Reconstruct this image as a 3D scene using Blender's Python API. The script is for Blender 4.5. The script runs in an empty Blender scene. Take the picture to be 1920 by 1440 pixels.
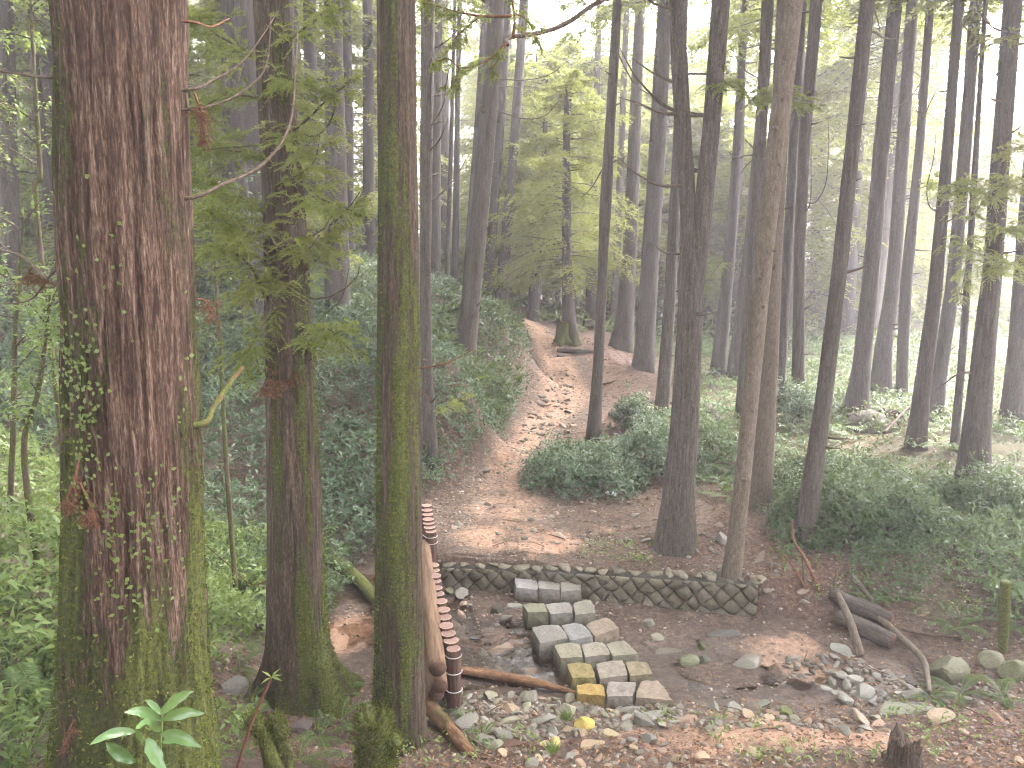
import bpy, bmesh, math, random
import numpy as np
from mathutils import Vector, Matrix

# ------------------------------------------------------------------ camera, world, sun, exposure
SC = bpy.context.scene
COL = SC.collection
EYE = 4.4                      # eye height above the stream bed, m
PITCH = math.radians(11.0)
FPX = 1442.0                   # focal length in photo pixels (1920 wide)
cd = bpy.data.cameras.new('camera')
cam = bpy.data.objects.new('camera', cd); COL.objects.link(cam)
cam.location = (0, 0, EYE); cam.rotation_euler = (math.pi/2 - PITCH, 0, 0)
cd.sensor_fit = 'HORIZONTAL'; cd.sensor_width = 36.0; cd.lens = 36.0*FPX/1920.0
cd.clip_start = 0.05; cd.clip_end = 1500
SC.camera = cam

SUN_EL, SUN_AZ = math.radians(48), math.radians(48)     # azimuth from +Y (view direction) towards +X
W = bpy.data.worlds.new('World'); SC.world = W; W.use_nodes = True
wn = W.node_tree.nodes; wl = W.node_tree.links
bg = wn['Background']
sky = wn.new('ShaderNodeTexSky'); sky.sky_type = 'NISHITA'; sky.sun_disc = False
sky.sun_elevation = SUN_EL; sky.sun_rotation = SUN_AZ
sky.air_density = 1.0; sky.dust_density = 6.0; sky.ozone_density = 1.0
hs = wn.new('ShaderNodeHueSaturation'); hs.inputs['Saturation'].default_value = 0.18   # overcast: cloud-white sky
wl.new(sky.outputs[0], hs.inputs['Color']); wl.new(hs.outputs[0], bg.inputs['Color'])
bg.inputs['Strength'].default_value = 0.15
sl = bpy.data.lights.new('sun', 'SUN'); sl.energy = 1.5; sl.angle = math.radians(14); sl.color = (1.0, 0.95, 0.87)
sun = bpy.data.objects.new('sun', sl); COL.objects.link(sun)
sdir = Vector((math.sin(SUN_AZ)*math.cos(SUN_EL), math.cos(SUN_AZ)*math.cos(SUN_EL), math.sin(SUN_EL)))
sun.rotation_euler = (-sdir).to_track_quat('-Z', 'Y').to_euler()
SC.view_settings.view_transform = 'Standard'; SC.view_settings.look = 'None'
SC.view_settings.gamma = 1.0; SC.view_settings.use_curve_mapping = False
SC.view_settings.exposure = 4.1
SC.render.engine = 'CYCLES'
cy = SC.cycles
cy.max_bounces = 6; cy.diffuse_bounces = 3; cy.glossy_bounces = 2; cy.transmission_bounces = 4
cy.transparent_max_bounces = 6; cy.volume_bounces = 1; cy.use_denoising = True
cy.caustics_reflective = False; cy.caustics_refractive = False
cy.filter_width = 1.1; cy.use_adaptive_sampling = True; cy.adaptive_threshold = 0.035

# ------------------------------------------------------------------ pixel <-> place
FW = np.array([0, math.cos(PITCH), -math.sin(PITCH)]); UPV = np.array([0, math.sin(PITCH), math.cos(PITCH)])
O3 = np.array([0, 0, EYE])
def ray(px, py):
    return FW + np.array([1.0, 0, 0])*((px-960)/FPX) + UPV*((720-py)/FPX)
def at_z(px, py, z):
    d = ray(px, py); return O3 + d*((z-EYE)/d[2])
def at_Y(px, py, Y):
    d = ray(px, py); return O3 + d*(Y/d[1])
def depth(p):
    return float(np.dot(np.asarray(p)-O3, FW))
def px_m(p, n=1.0):                 # n photo pixels at the distance of p, in metres
    return n*depth(p)/FPX

# ------------------------------------------------------------------ noise
def _h(ix, iy, iz, s):
    n = (ix.astype(np.int64)*374761393 + iy.astype(np.int64)*668265263 + iz.astype(np.int64)*2147483647 + s*1274126177) & 0xffffffff
    n = ((n ^ (n >> 13))*1274126177) & 0xffffffff
    n = ((n ^ (n >> 15))*2246822519) & 0xffffffff
    return ((n ^ (n >> 16)) & 0xffff)/65535.0
def vn(x, y, z=0.0, s=0):
    x, y, z = np.broadcast_arrays(np.asarray(x, float), np.asarray(y, float), np.asarray(z, float))
    ix, iy, iz = np.floor(x), np.floor(y), np.floor(z)
    fx, fy, fz = x-ix, y-iy, z-iz
    fx, fy, fz = fx*fx*(3-2*fx), fy*fy*(3-2*fy), fz*fz*(3-2*fz)
    def c(a, b, d): return _h(ix+a, iy+b, iz+d, s)
    x00 = c(0,0,0)*(1-fx)+c(1,0,0)*fx; x10 = c(0,1,0)*(1-fx)+c(1,1,0)*fx
    x01 = c(0,0,1)*(1-fx)+c(1,0,1)*fx; x11 = c(0,1,1)*(1-fx)+c(1,1,1)*fx
    return (x00*(1-fy)+x10*fy)*(1-fz) + (x01*(1-fy)+x11*fy)*fz
def fbm(x, y, z=0.0, s=0, o=4):
    t = 0; a = .5; n = 0; f = 1.0
    for k in range(o):
        t = t + a*vn(np.asarray(x)*f, np.asarray(y)*f, np.asarray(z)*f, s+k*17); n += a; a *= .5; f *= 2.03
    return t/n
def sst(a, b, x):
    t = np.clip((np.asarray(x, float)-a)/(b-a), 0, 1); return t*t*(3-2*t)

# ------------------------------------------------------------------ mesh and object helpers
def mesh_np(name, V, Fs, mats=(), smooth=True, attrs=None, midx=None):
    V = np.asarray(V, np.float32); me = bpy.data.meshes.new(name)
    if not isinstance(Fs, (list, tuple)): Fs = [Fs]
    Fs = [np.asarray(f, np.int32) for f in Fs if len(f)]
    me.vertices.add(len(V)); me.vertices.foreach_set('co', V.ravel())
    nl = sum(f.size for f in Fs); me.loops.add(nl)
    me.loops.foreach_set('vertex_index', np.concatenate([f.ravel() for f in Fs]))
    st = []; off = 0
    for f in Fs:
        st.append(off + np.arange(len(f))*f.shape[1]); off += f.size
    st = np.concatenate(st).astype(np.int32)
    me.polygons.add(len(st)); me.polygons.foreach_set('loop_start', st)
    for m in mats: me.materials.append(m)
    if midx is not None: me.polygons.foreach_set('material_index', np.asarray(midx, np.int32))
    for k, a in (attrs or {}).items():
        at = me.attributes.new(k, 'FLOAT', 'POINT'); at.data.foreach_set('value', np.asarray(a, np.float32).ravel())
    me.update(calc_edges=True)
    if smooth: me.polygons.foreach_set('use_smooth', np.ones(len(st), bool))
    return me
def tag(o, label=None, cat=None, group=None, kind=None):
    if label: o['label'] = label
    if cat: o['category'] = cat
    if group: o['group'] = group
    if kind: o['kind'] = kind
    return o
def link(name, me, parent=None, loc=(0,0,0), rot=None, scale=None, color=None):
    o = bpy.data.objects.new(name, me); COL.objects.link(o); o.location = loc
    if parent is not None: o.parent = parent
    if rot is not None: o.rotation_euler = rot
    if scale is not None: o.scale = scale
    if color is not None: o.color = color
    return o
def empty(name, loc):
    o = bpy.data.objects.new(name, None); COL.objects.link(o); o.location = loc; return o
def grid_faces(nv, nu, wrap=False):
    i, j = np.meshgrid(np.arange(nv-1), np.arange(nu if wrap else nu-1), indexing='ij')
    j2 = (j+1) % nu
    return np.stack([i*nu+j, i*nu+j2, (i+1)*nu+j2, (i+1)*nu+j], -1).reshape(-1, 4)
def nrm(v):
    return v/np.maximum(np.linalg.norm(v, axis=-1, keepdims=True), 1e-9)

# ------------------------------------------------------------------ materials
def newmat(name):
    m = bpy.data.materials.new(name); m.use_nodes = True; nt = m.node_tree
    return m, nt.nodes, nt.links, nt.nodes['Principled BSDF']
def N(nodes, t, **kw):
    n = nodes.new(t)
    for k, v in kw.items():
        if k in n.inputs: n.inputs[k].default_value = v
        else: setattr(n, k, v)
    return n
def ramp(nodes, links, src, stops):
    r = nodes.new('ShaderNodeValToRGB'); e = r.color_ramp.elements
    while len(e) < len(stops): e.new(.5)
    for i, (p, c) in enumerate(stops):
        e[i].position = p; e[i].color = tuple(c)+((1,) if len(c) == 3 else ())
    links.new(src, r.inputs[0]); return r.outputs[0]
def mix(nodes, links, f, a, b, mode='MIX'):
    m = nodes.new('ShaderNodeMix'); m.data_type = 'RGBA'; m.blend_type = mode
    for s, v in ((m.inputs[0], f), (m.inputs[6], a), (m.inputs[7], b)):
        if isinstance(v, bpy.types.NodeSocket): links.new(v, s)
        elif isinstance(v, (int, float)): s.default_value = v
        else: s.default_value = tuple(v)+(1,)
    return m.outputs[2]
def mth(nodes, links, op, a, b=None, clamp=False):
    m = nodes.new('ShaderNodeMath'); m.operation = op; m.use_clamp = clamp
    for s, v in ((m.inputs[0], a), (m.inputs[1], b)):
        if v is None: continue
        if isinstance(v, bpy.types.NodeSocket): links.new(v, s)
        else: s.default_value = v
    return m.outputs[0]
def coords(nodes, links, scale):
    tc = nodes.new('ShaderNodeTexCoord'); mp = nodes.new('ShaderNodeMapping'); mp.inputs['Scale'].default_value = scale
    links.new(tc.outputs['Object'], mp.inputs['Vector']); return mp.outputs[0]
def noise(nodes, links, vec, scale, detail=4, rough=.6, dist=0.0):
    n = N(nodes, 'ShaderNodeTexNoise', Scale=scale, Detail=detail, Roughness=rough, Distortion=dist)
    links.new(vec, n.inputs['Vector']); return n.outputs['Fac']
def bump(nodes, links, h, bsdf, strength=.5, dist=.02):
    b = N(nodes, 'ShaderNodeBump', Strength=strength, Distance=dist); links.new(h, b.inputs['Height'])
    links.new(b.outputs[0], bsdf.inputs['Normal'])
def attr(nodes, name):
    a = nodes.new('ShaderNodeAttribute'); a.attribute_name = name; return a.outputs['Fac']

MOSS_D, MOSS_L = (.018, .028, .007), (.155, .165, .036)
def bark_mat(name, dark, mid, light, fs=26.0, vs=1.4, bdist=.012, moss_d=MOSS_D, moss_l=MOSS_L, spots=.0):
    m, n, l, b = newmat(name)
    v = coords(n, l, (1, 1, vs/fs*1.0))
    s1 = noise(n, l, v, fs, 6, .7, .5)
    s2 = noise(n, l, coords(n, l, (1, 1, vs*3.2/fs)), fs*2.4, 5, .7, .3)
    big = noise(n, l, coords(n, l, (1, 1, .35)), 3.0, 4)
    s = mth(n, l, 'ADD', mth(n, l, 'MULTIPLY', s1, .5), mth(n, l, 'MULTIPLY', s2, .5))
    c = ramp(n, l, s, [(.40, dark), (.5, mid), (.62, light)])
    c = mix(n, l, mth(n, l, 'MULTIPLY', big, .55), c, tuple(x*.62 for x in mid))
    oi = n.new('ShaderNodeObjectInfo')
    c = mix(n, l, mth(n, l, 'MULTIPLY', oi.outputs['Random'], .35), c, tuple(x*.5 for x in mid))
    mn = noise(n, l, coords(n, l, (1, 1, .45)), 24, 8, .85)
    mo = attr(n, 'moss')
    mf = mth(n, l, 'MULTIPLY', mth(n, l, 'SUBTRACT', mth(n, l, 'ADD', mo, mth(n, l, 'MULTIPLY', mn, 1.9)), 1.32), 4.5, True)
    mc = ramp(n, l, noise(n, l, coords(n, l, (1, 1, .8)), 60, 4, .7), [(.3, moss_d), (.72, moss_l)])
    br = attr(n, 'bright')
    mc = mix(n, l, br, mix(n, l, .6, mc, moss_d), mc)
    c = mix(n, l, mf, c, mc)
    if spots:
        vo = N(n, 'ShaderNodeTexVoronoi', Scale=34.0); l.new(coords(n, l, (1, 1, .7)), vo.inputs['Vector'])
        sp = mth(n, l, 'MULTIPLY', mth(n, l, 'LESS_THAN', vo.outputs['Distance'], .22), mth(n, l, 'GREATER_THAN', noise(n, l, coords(n, l, (1, 1, .3)), 2.2, 2), .53))
        c = mix(n, l, mth(n, l, 'MULTIPLY', sp, spots), c, (.17, .185, .12))
    l.new(c, b.inputs['Base Color']); b.inputs['Roughness'].default_value = .88
    b.inputs['Specular IOR Level'].default_value = .25
    h = mth(n, l, 'ADD', s, mth(n, l, 'MULTIPLY', mth(n, l, 'MULTIPLY', mf, mn), .8))
    bump(n, l, h, b, .9, bdist)
    return m
def leaf_mat(name, c0, c1, trans=.35, rough=.5, spec=.4):
    m, n, l, b = newmat(name)
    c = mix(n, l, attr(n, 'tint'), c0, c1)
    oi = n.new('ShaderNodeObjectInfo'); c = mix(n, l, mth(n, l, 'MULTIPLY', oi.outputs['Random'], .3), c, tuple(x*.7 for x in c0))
    l.new(c, b.inputs['Base Color']); b.inputs['Roughness'].default_value = rough; b.inputs['Specular IOR Level'].default_value = spec
    t = n.new('ShaderNodeBsdfTranslucent'); l.new(mix(n, l, .5, c, (.30, .34, .06), 'MIX'), t.inputs['Color'])
    mx = n.new('ShaderNodeMixShader'); mx.inputs[0].default_value = trans
    l.new(b.outputs[0], mx.inputs[1]); l.new(t.outputs[0], mx.inputs[2]); l.new(mx.outputs[0], n['Material Output'].inputs['Surface'])
    return m
def flat_mat(name, c0, c1, scale=8, rough=.8, stretch=(1,1,1), bs=.4, bd=.01, spec=.3):
    m, n, l, b = newmat(name); v = coords(n, l, stretch)
    s = noise(n, l, v, scale, 5, .65); l.new(ramp(n, l, s, [(.32, c0), (.68, c1)]), b.inputs['Base Color'])
    b.inputs['Roughness'].default_value = rough; b.inputs['Specular IOR Level'].default_value = spec
    bump(n, l, s, b, bs, bd); return m
def rock_mat(name, rough=.75, spec=.35):          # colour and mossiness come from each stone's own object colour
    m, n, l, b = newmat(name); oi = n.new('ShaderNodeObjectInfo'); v = coords(n, l, (1, 1, 1))
    s = noise(n, l, v, 9, 6, .7); s2 = noise(n, l, v, 46, 4, .7)
    mm = mth(n, l, 'ADD', mth(n, l, 'MULTIPLY', s, .6), mth(n, l, 'MULTIPLY', s2, .4))
    c = mix(n, l, 1.0, oi.outputs['Color'], ramp(n, l, mm, [(.34, (.36, .33, .28)), (.48, (.85, .82, .76)), (.56, (1.0, .97, .92)), (.68, (1.35, 1.3, 1.2))]), 'MULTIPLY')
    mf = mth(n, l, 'MULTIPLY', mth(n, l, 'SUBTRACT', mth(n, l, 'ADD', oi.outputs['Alpha'], noise(n, l, v, 12, 5, .7)), .95), 5.0, True)
    mc = ramp(n, l, mm, [(.36, (.022, .034, .008)), (.5, (.075, .095, .02)), (.64, (.17, .185, .045))])
    c = mix(n, l, mf, c, mc)
    l.new(c, b.inputs['Base Color']); b.inputs['Roughness'].default_value = rough; b.inputs['Specular IOR Level'].default_value = spec
    bump(n, l, mm, b, .7, .02); return m
def soil_mat(name):
    m, n, l, b = newmat(name); v = coords(n, l, (1, 1, 1))
    f1 = noise(n, l, v, 2.2, 5, .65); f2 = noise(n, l, v, 17, 6, .72); f3 = noise(n, l, v, 75, 4, .7)
    mm = mth(n, l, 'ADD', mth(n, l, 'MULTIPLY', f2, .6), mth(n, l, 'MULTIPLY', f3, .4))
    brown = ramp(n, l, mm, [(.34, (.030, .020, .015)), (.5, (.10, .064, .045)), (.66, (.21, .145, .105))])
    lit = ramp(n, l, mm, [(.36, (.030, .017, .013)), (.5, (.125, .068, .048)), (.64, (.26, .165, .12))])
    org = ramp(n, l, mm, [(.3, (.20, .115, .075)), (.5, (.40, .235, .155)), (.7, (.58, .39, .27))])
    grey = ramp(n, l, mm, [(.34, (.05, .04, .032)), (.5, (.12, .096, .076)), (.68, (.25, .21, .17))])
    def wob(a, k=.7): return mth(n, l, 'MULTIPLY', mth(n, l, 'SUBTRACT', mth(n, l, 'ADD', attr(n, a), mth(n, l, 'MULTIPLY', mth(n, l, 'ADD', mth(n, l, 'MULTIPLY', f1, .5), mth(n, l, 'MULTIPLY', f2, .5)), k*1.5)), .82), 2.0, True)
    c = mix(n, l, wob('litter'), brown, lit)
    c = mix(n, l, wob('gravel'), c, grey)
    c = mix(n, l, wob('orange'), c, org)
    c = mix(n, l, wob('green', .6), c, ramp(n, l, f3, [(.3, (.03, .045, .012)), (.7, (.10, .125, .03))]))
    w = attr(n, 'wet')
    c = mix(n, l, mth(n, l, 'MULTIPLY', w, .5), c, mix(n, l, 1.0, c, (.62, .60, .60), 'MULTIPLY'))
    l.new(c, b.inputs['Base Color'])
    r = n.new('ShaderNodeMapRange'); l.new(w, r.inputs[0]); r.inputs[3].default_value = .9; r.inputs[4].default_value = .22
    l.new(r.outputs[0], b.inputs['Roughness'])
    bump(n, l, mth(n, l, 'ADD', mm, mth(n, l, 'MULTIPLY', f3, .3)), b, 1.0, .045); return m

M = {}
M['bark_red'] = bark_mat('bark_red', (.014, .009, .006), (.078, .042, .029), (.30, .21, .155), 46, 2.4, .026)
M['bark_old'] = bark_mat('bark_old', (.014, .011, .008), (.070, .047, .032), (.21, .155, .11), 46, 3.0, .022, spots=.2)
M['bark'] = bark_mat('bark', (.018, .015, .013), (.080, .065, .055), (.17, .145, .125), 40, 3.6, .016)
M['bark_far'] = bark_mat('bark_far', (.030, .026, .024), (.082, .069, .064), (.15, .13, .12), 28, 3.4, .014)
M['bark_grey'] = bark_mat('bark_grey', (.05, .04, .03), (.13, .10, .075), (.22, .18, .14), 40, 12.0, .006)
M['branch_dead'] = bark_mat('branch_dead', (.03, .022, .016), (.09, .062, .045), (.19, .14, .10), 50, 8, .004)
M['branch_brown'] = bark_mat('branch_brown', (.06, .026, .016), (.17, .075, .04), (.28, .15, .09), 50, 8, .004)
M['needles'] = leaf_mat('needles', (.10, .13, .035), (.29, .33, .09), .5, .55)
M['needles_far'] = leaf_mat('needles_far', (.07, .09, .035), (.18, .20, .075), .5, .6)
M['needles_warm'] = leaf_mat('needles_warm', (.13, .145, .04), (.30, .31, .09), .5, .6)
M['needles_dead'] = leaf_mat('needles_dead', (.10, .035, .022), (.20, .085, .055), .15, .8)
M['leaf_dark'] = leaf_mat('leaf_dark', (.034, .066, .038), (.105, .16, .09), .22, .45, .35)
M['leaf_mid'] = leaf_mat('leaf_mid', (.032, .062, .028), (.095, .145, .06), .25, .5, .25)
M['leaf_light'] = leaf_mat('leaf_light', (.07, .12, .03), (.19, .26, .075), .4, .45)
M['fern'] = leaf_mat('fern', (.045, .085, .028), (.12, .175, .06), .3, .55, .25)
M['ginger'] = leaf_mat('ginger', (.045, .105, .03), (.14, .24, .09), .3, .2, .7)
M['moss_tuft'] = leaf_mat('moss_tuft', (.035, .05, .011), (.17, .185, .038), .25, .8, .1)
M['litter'] = leaf_mat('litter', (.085, .038, .022), (.30, .17, .10), .1, .75, .2)
M['soil'] = soil_mat('soil')
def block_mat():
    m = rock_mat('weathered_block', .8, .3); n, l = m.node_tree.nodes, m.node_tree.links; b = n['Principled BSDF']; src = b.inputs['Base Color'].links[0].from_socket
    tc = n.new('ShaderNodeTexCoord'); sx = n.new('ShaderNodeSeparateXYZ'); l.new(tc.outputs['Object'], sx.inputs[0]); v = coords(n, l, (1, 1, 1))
    st = mth(n, l, 'ADD', mth(n, l, 'MULTIPLY', mth(n, l, 'SUBTRACT', .135, sx.outputs['Z']), 9.0), mth(n, l, 'MULTIPLY', mth(n, l, 'SUBTRACT', noise(n, l, v, 14, 5, .7), .5), 2.6), False)   # dark olive towards the bottom, its edge broken by noise
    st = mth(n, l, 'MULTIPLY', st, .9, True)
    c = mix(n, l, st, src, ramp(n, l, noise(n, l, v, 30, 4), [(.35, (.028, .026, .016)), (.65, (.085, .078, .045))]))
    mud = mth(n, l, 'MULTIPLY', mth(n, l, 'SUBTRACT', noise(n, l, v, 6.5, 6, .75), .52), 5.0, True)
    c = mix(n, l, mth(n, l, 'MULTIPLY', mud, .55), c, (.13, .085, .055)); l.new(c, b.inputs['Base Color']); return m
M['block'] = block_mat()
M['rock'] = rock_mat('rock'); M['rock_wet'] = rock_mat('rock_wet', .38, .5)
M['post'] = flat_mat('post_wood', (.028, .016, .012), (.13, .068, .05), 46, .85, (1, 1, .1), 1.0, .010)
M['cut'] = flat_mat('cut_wood', (.13, .075, .062), (.29, .185, .155), 70, .75, (1, 1, 1), .3, .003)
M['cut_rim'] = flat_mat('cut_rim', (.18, .115, .09), (.40, .28, .22), 50, .75, (1, 1, 1), .3, .003)
M['cut_dark'] = flat_mat('cut_dark', (.05, .026, .018), (.12, .065, .045), 40, .8, (1, 1, 1), .3, .003)
M['peeled'] = flat_mat('peeled_wood', (.05, .028, .018), (.24, .145, .085), 30, .75, (1, 1, .07), .9, .012)
M['rotten'] = bark_mat('rotten_wood', (.06, .030, .018), (.20, .105, .055), (.36, .22, .125), 24, 2.0, .014)
M['wire'] = flat_mat('wire', (.32, .30, .29), (.5, .48, .46), 10, .5)
M['scrap'] = flat_mat('white_scrap', (.55, .55, .55), (.8, .8, .8), 20, .6)
M['mortar'] = flat_mat('mortar', (.028, .025, .02), (.06, .052, .042), 20, .9)
def water_mat():
    m, n, l, b = newmat('shallow_water'); n.remove(b)
    v = coords(n, l, (1, 1, 1)); h = noise(n, l, v, 5.0, 4, .55, .5)
    bp = N(n, 'ShaderNodeBump', Strength=.30, Distance=.04); l.new(h, bp.inputs['Height'])
    g = n.new('ShaderNodeBsdfGlossy'); g.inputs['Roughness'].default_value = .04; l.new(bp.outputs[0], g.inputs['Normal'])
    t = n.new('ShaderNodeBsdfTransparent'); t.inputs['Color'].default_value = (.80, .74, .68, 1)
    fr = N(n, 'ShaderNodeFresnel', IOR=1.33); l.new(bp.outputs[0], fr.inputs['Normal'])
    mx = n.new('ShaderNodeMixShader'); l.new(mth(n, l, 'MULTIPLY', fr.outputs[0], 1.0, True), mx.inputs[0]); l.new(t.outputs[0], mx.inputs[1]); l.new(g.outputs[0], mx.inputs[2])
    l.new(mx.outputs[0], n['Material Output'].inputs['Surface']); return m
M['water'] = water_mat()

# ------------------------------------------------------------------ terrain
def tps_fit(P, z, lam=0.02):
    P = np.asarray(P, float); n = len(P)
    r = np.linalg.norm(P[:, None]-P[None], axis=-1)
    K = np.where(r > 0, r*r*np.log(np.maximum(r, 1e-9)), 0) + lam*np.eye(n)
    Q = np.c_[np.ones(n), P]
    A = np.block([[K, Q], [Q.T, np.zeros((3, 3))]])
    w = np.linalg.solve(A, np.r_[np.asarray(z, float), 0, 0, 0])
    return P, w
def tps(fit, x, y):
    P, w = fit; x = np.asarray(x, float); y = np.asarray(y, float); out = w[-3] + w[-2]*x + w[-1]*y
    for (a, b), c in zip(P, w[:-3]):
        r2 = (x-a)**2 + (y-b)**2; out = out + c*.5*r2*np.log(np.maximum(r2, 1e-12))
    return out
def ctl(px_list, xyz_list):
    P = [];  Z = []
    for px, py, z in px_list:
        q = at_z(px, py, z); P.append(q[:2]); Z.append(z)
    for x, y, z in xyz_list: P.append((x, y)); Z.append(z)
    return tps_fit(P, Z)
LAND = ctl([(835,1062,.34),(1000,1052,.36),(1200,1062,.37),(1415,1080,.45),
            (930,1020,.38),(950,950,.45),(960,870,.58),(1010,800,.72),(930,870,.6),(965,800,.75),(990,748,.93),(880,905,.56),(1060,740,.9),(1060,690,1.12),(1035,655,1.42),(1008,632,1.68),
            (1150,960,.50),(1270,1010,.45),(1380,985,.5),(1120,825,.68),(1240,780,.76),(1180,770,.76),(1170,690,1.1),(1150,655,1.3),(1060,640,1.6),
            (1420,955,.5),(1510,1020,.46),(1500,785,.8),(1610,780,.85),(1750,770,.9),(1820,930,.62),(1720,840,.8),(1900,800,.9),(1900,950,.7),
            (1700,1010,.62),(1850,1050,.6),
            (1500,690,.95),(1360,705,.95),(1700,670,1.05),(1850,680,1.1),
            (865,695,2.05),(945,610,2.35),(980,640,1.95),(1000,700,1.15),(900,800,.95),(850,900,.6),(790,980,.45),
            (700,900,.7),(620,960,.4),(760,780,1.5)],
           [(-3.2,12,1.1),(-5,14,2.2),(-4,17,3.0),(-7,20,4.4),(-3,21,3.2),(-10,26,6),(-5,30,4.6),(-12,14,4.2),(-20,22,7.5),(-25,45,8.5),(-9,42,6),
            (1,27,1.5),(4,27,1.1),(10,27,1.0),(18,27,1.2),(2,40,.9),(12,40,.5),(25,40,.8),(0,60,-1.0),(20,60,-1.5),(40,60,-1),(-20,70,5),
            (0,100,-4),(60,100,-4),(-60,100,2),(0,160,-6),(100,160,-6),(-100,160,0),(110,40,-2),(-70,30,9),(12,9,.9),(25,12,1.2),(60,0,1),(8,6,.5),
            (-4.0,9.8,.55),(-7,10,2.0),(-12,8,3.2),(-60,-20,6)])
BED = ctl([(1000,1110,0),(1200,1130,0),(1400,1150,0.02),(870,1110,.0),(870,1200,-.03),(950,1240,-.05),(1000,1180,-.02),(1150,1300,0),(1300,1200,.0),(1300,1290,-.0),(1190,1215,.0),(1250,1265,.0),(1130,1150,.0),
           (1500,1290,.0),(1450,1220,.03),(1560,1220,.05),(1650,1260,.08),(1800,1270,.12),(1900,1270,.2),
           (870,1330,.14),(1000,1345,.16),(1150,1345,.16),(1300,1345,.18),(1500,1355,.22),(1620,1345,.2),(1480,1410,.34),(1700,1420,.42),(1850,1360,.34),(1250,1420,.32),(1000,1420,.3),(880,1420,.3),
           (650,1150,-.0),(660,1220,-.02),(560,1110,-.02),(450,1180,.1),(560,1310,.22),(460,1280,.35),(700,1400,.34),(420,1120,.2)],
          [(-1.75,3.5,1.25),(0,0,2.75),(2,2,1.9),(0,2.2,1.85),(1.2,4.2,.68),(3,4.3,.72),(5,5,.75),(7,6,.7),(-5,3,2.5),(-3.5,5,1.6),(-3.6,6.5,1.0),(-8,6,3),(-.6,4.2,.85),(-2.4,4.6,1.0),
           (0,-6,3.1),(-10,-5,4),(10,-3,2.6),(20,5,1.2),(8.5,8.2,.5),(-14,9,3.6),(60,-20,2),(-60,-20,6)])
_wl = [at_z(600,1015,0)[:2], at_z(720,1050,0)[:2], at_z(828,1103,0)[:2], at_z(1000,1112,0)[:2], at_z(1418,1158,0)[:2], at_z(1560,1170,.05)[:2], at_z(1750,1200,.1)[:2], np.array([9, 8.1])]
_wx = np.array([-60, -6] + [p[0] for p in _wl] + [60]); _wy = np.array([9.0, 9.6] + [p[1] for p in _wl] + [8.0])
WX0, WX1 = _wl[2][0], _wl[4][0]
def wallY(x): return np.interp(x, _wx, _wy)
def H0(x, y):
    x = np.asarray(x, float); y = np.asarray(y, float)
    s = y - wallY(x)
    out = np.maximum(np.maximum(WX0-x, x-WX1), 0)
    w = .05 + np.clip(out*1.1, 0, 1.5)
    lo = np.where(out > 0, -.25*w, 0.06)
    m = sst(0, 1, (s-lo)/w)
    return tps(BED, x, y)*(1-m) + tps(LAND, x, y)*m
# path centre line and half width by distance
_pc = np.array([[-.15,9.1],[-.1,9.9],[-.08,10.8],[0,12.2],[.15,13.2],[.5,14.6],[1.05,16.2],[1.25,17.5],[1.2,19.1],[1.0,20.2],[.75,21],[.5,22.5],[.4,24]])
_pw = np.array([1.0,1.05,1.1,.6,.55,.65,.85,.9,.75,.6,.5,.5,.5])
def path_off(x, y):               # 0 on the centre line, 1 at the edge of the trodden way
    return np.abs(np.asarray(x)-np.interp(y, _pc[:,1], _pc[:,0]))/np.interp(y, _pc[:,1], _pw)
def on_path(x, y):
    return sst(1.35, .75, path_off(x, y))*sst(8.6, 9.2, y)*sst(24.5, 23, y)
def H(x, y):
    x = np.asarray(x, float); y = np.asarray(y, float)
    d = np.clip((y-3)/6, 0, 1)
    z = H0(x, y) + (fbm(x*.7, y*.7, 0, 3, 3)-.5)*.16*d*(1-.6*on_path(x, y)) + (fbm(x*3.1, y*3.1, 0, 5, 4)-.5)*.085 + (vn(x*9, y*9, 0, 9)-.5)*.026
    far = sst(26, 60, y); z = z + far*(fbm(x*.12, y*.12, 0, 11, 3)-.5)*2.5
    return z
def ground(px, py, zoff=0.0):
    d = ray(px, py); t = np.concatenate([np.linspace(2.2, 30, 700), np.linspace(30, 160, 500)])
    p = O3 + d*t[:, None]; k = np.where(p[:, 2] < H(p[:, 0], p[:, 1])+zoff)[0]
    i = k[0] if len(k) else len(t)-1
    a, b = t[max(i-1, 0)], t[i]
    for _ in range(14):
        c = .5*(a+b); q = O3+d*c
        if q[2] < float(H(q[0], q[1]))+zoff: b = c
        else: a = c
    return O3 + d*b
def axis(lo, hi, d0, d1, step, grow=1.13, mx=6.0):
    c = list(np.arange(d0, d1, step)); s = step; x = d1
    up = []
    while x < hi: up.append(x); s = min(s*grow, mx); x += s
    up.append(hi); s = step; x = d0-step; dn = []
    while x > lo: dn.append(x); s = min(s*grow, mx); x -= s
    dn.append(lo); return np.array(sorted(dn)+c+up)
def blob(x, y, pts):
    o = np.zeros_like(x); x = x+(fbm(x*2.3, y*2.3, 0, 91, 4)-.5)*.7; y = y+(fbm(x*2.3+9, y*2.3, 0, 92, 4)-.5)*.7
    for px, py, rx, ry, a in pts:
        q = at_z(px, py, .2 if py > 1000 else .5) if py > 800 else ground(px, py)
        o = np.maximum(o, a*np.exp(-(((x-q[0])/rx)**2+((y-q[1])/ry)**2)**1.5))
    return o
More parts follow.
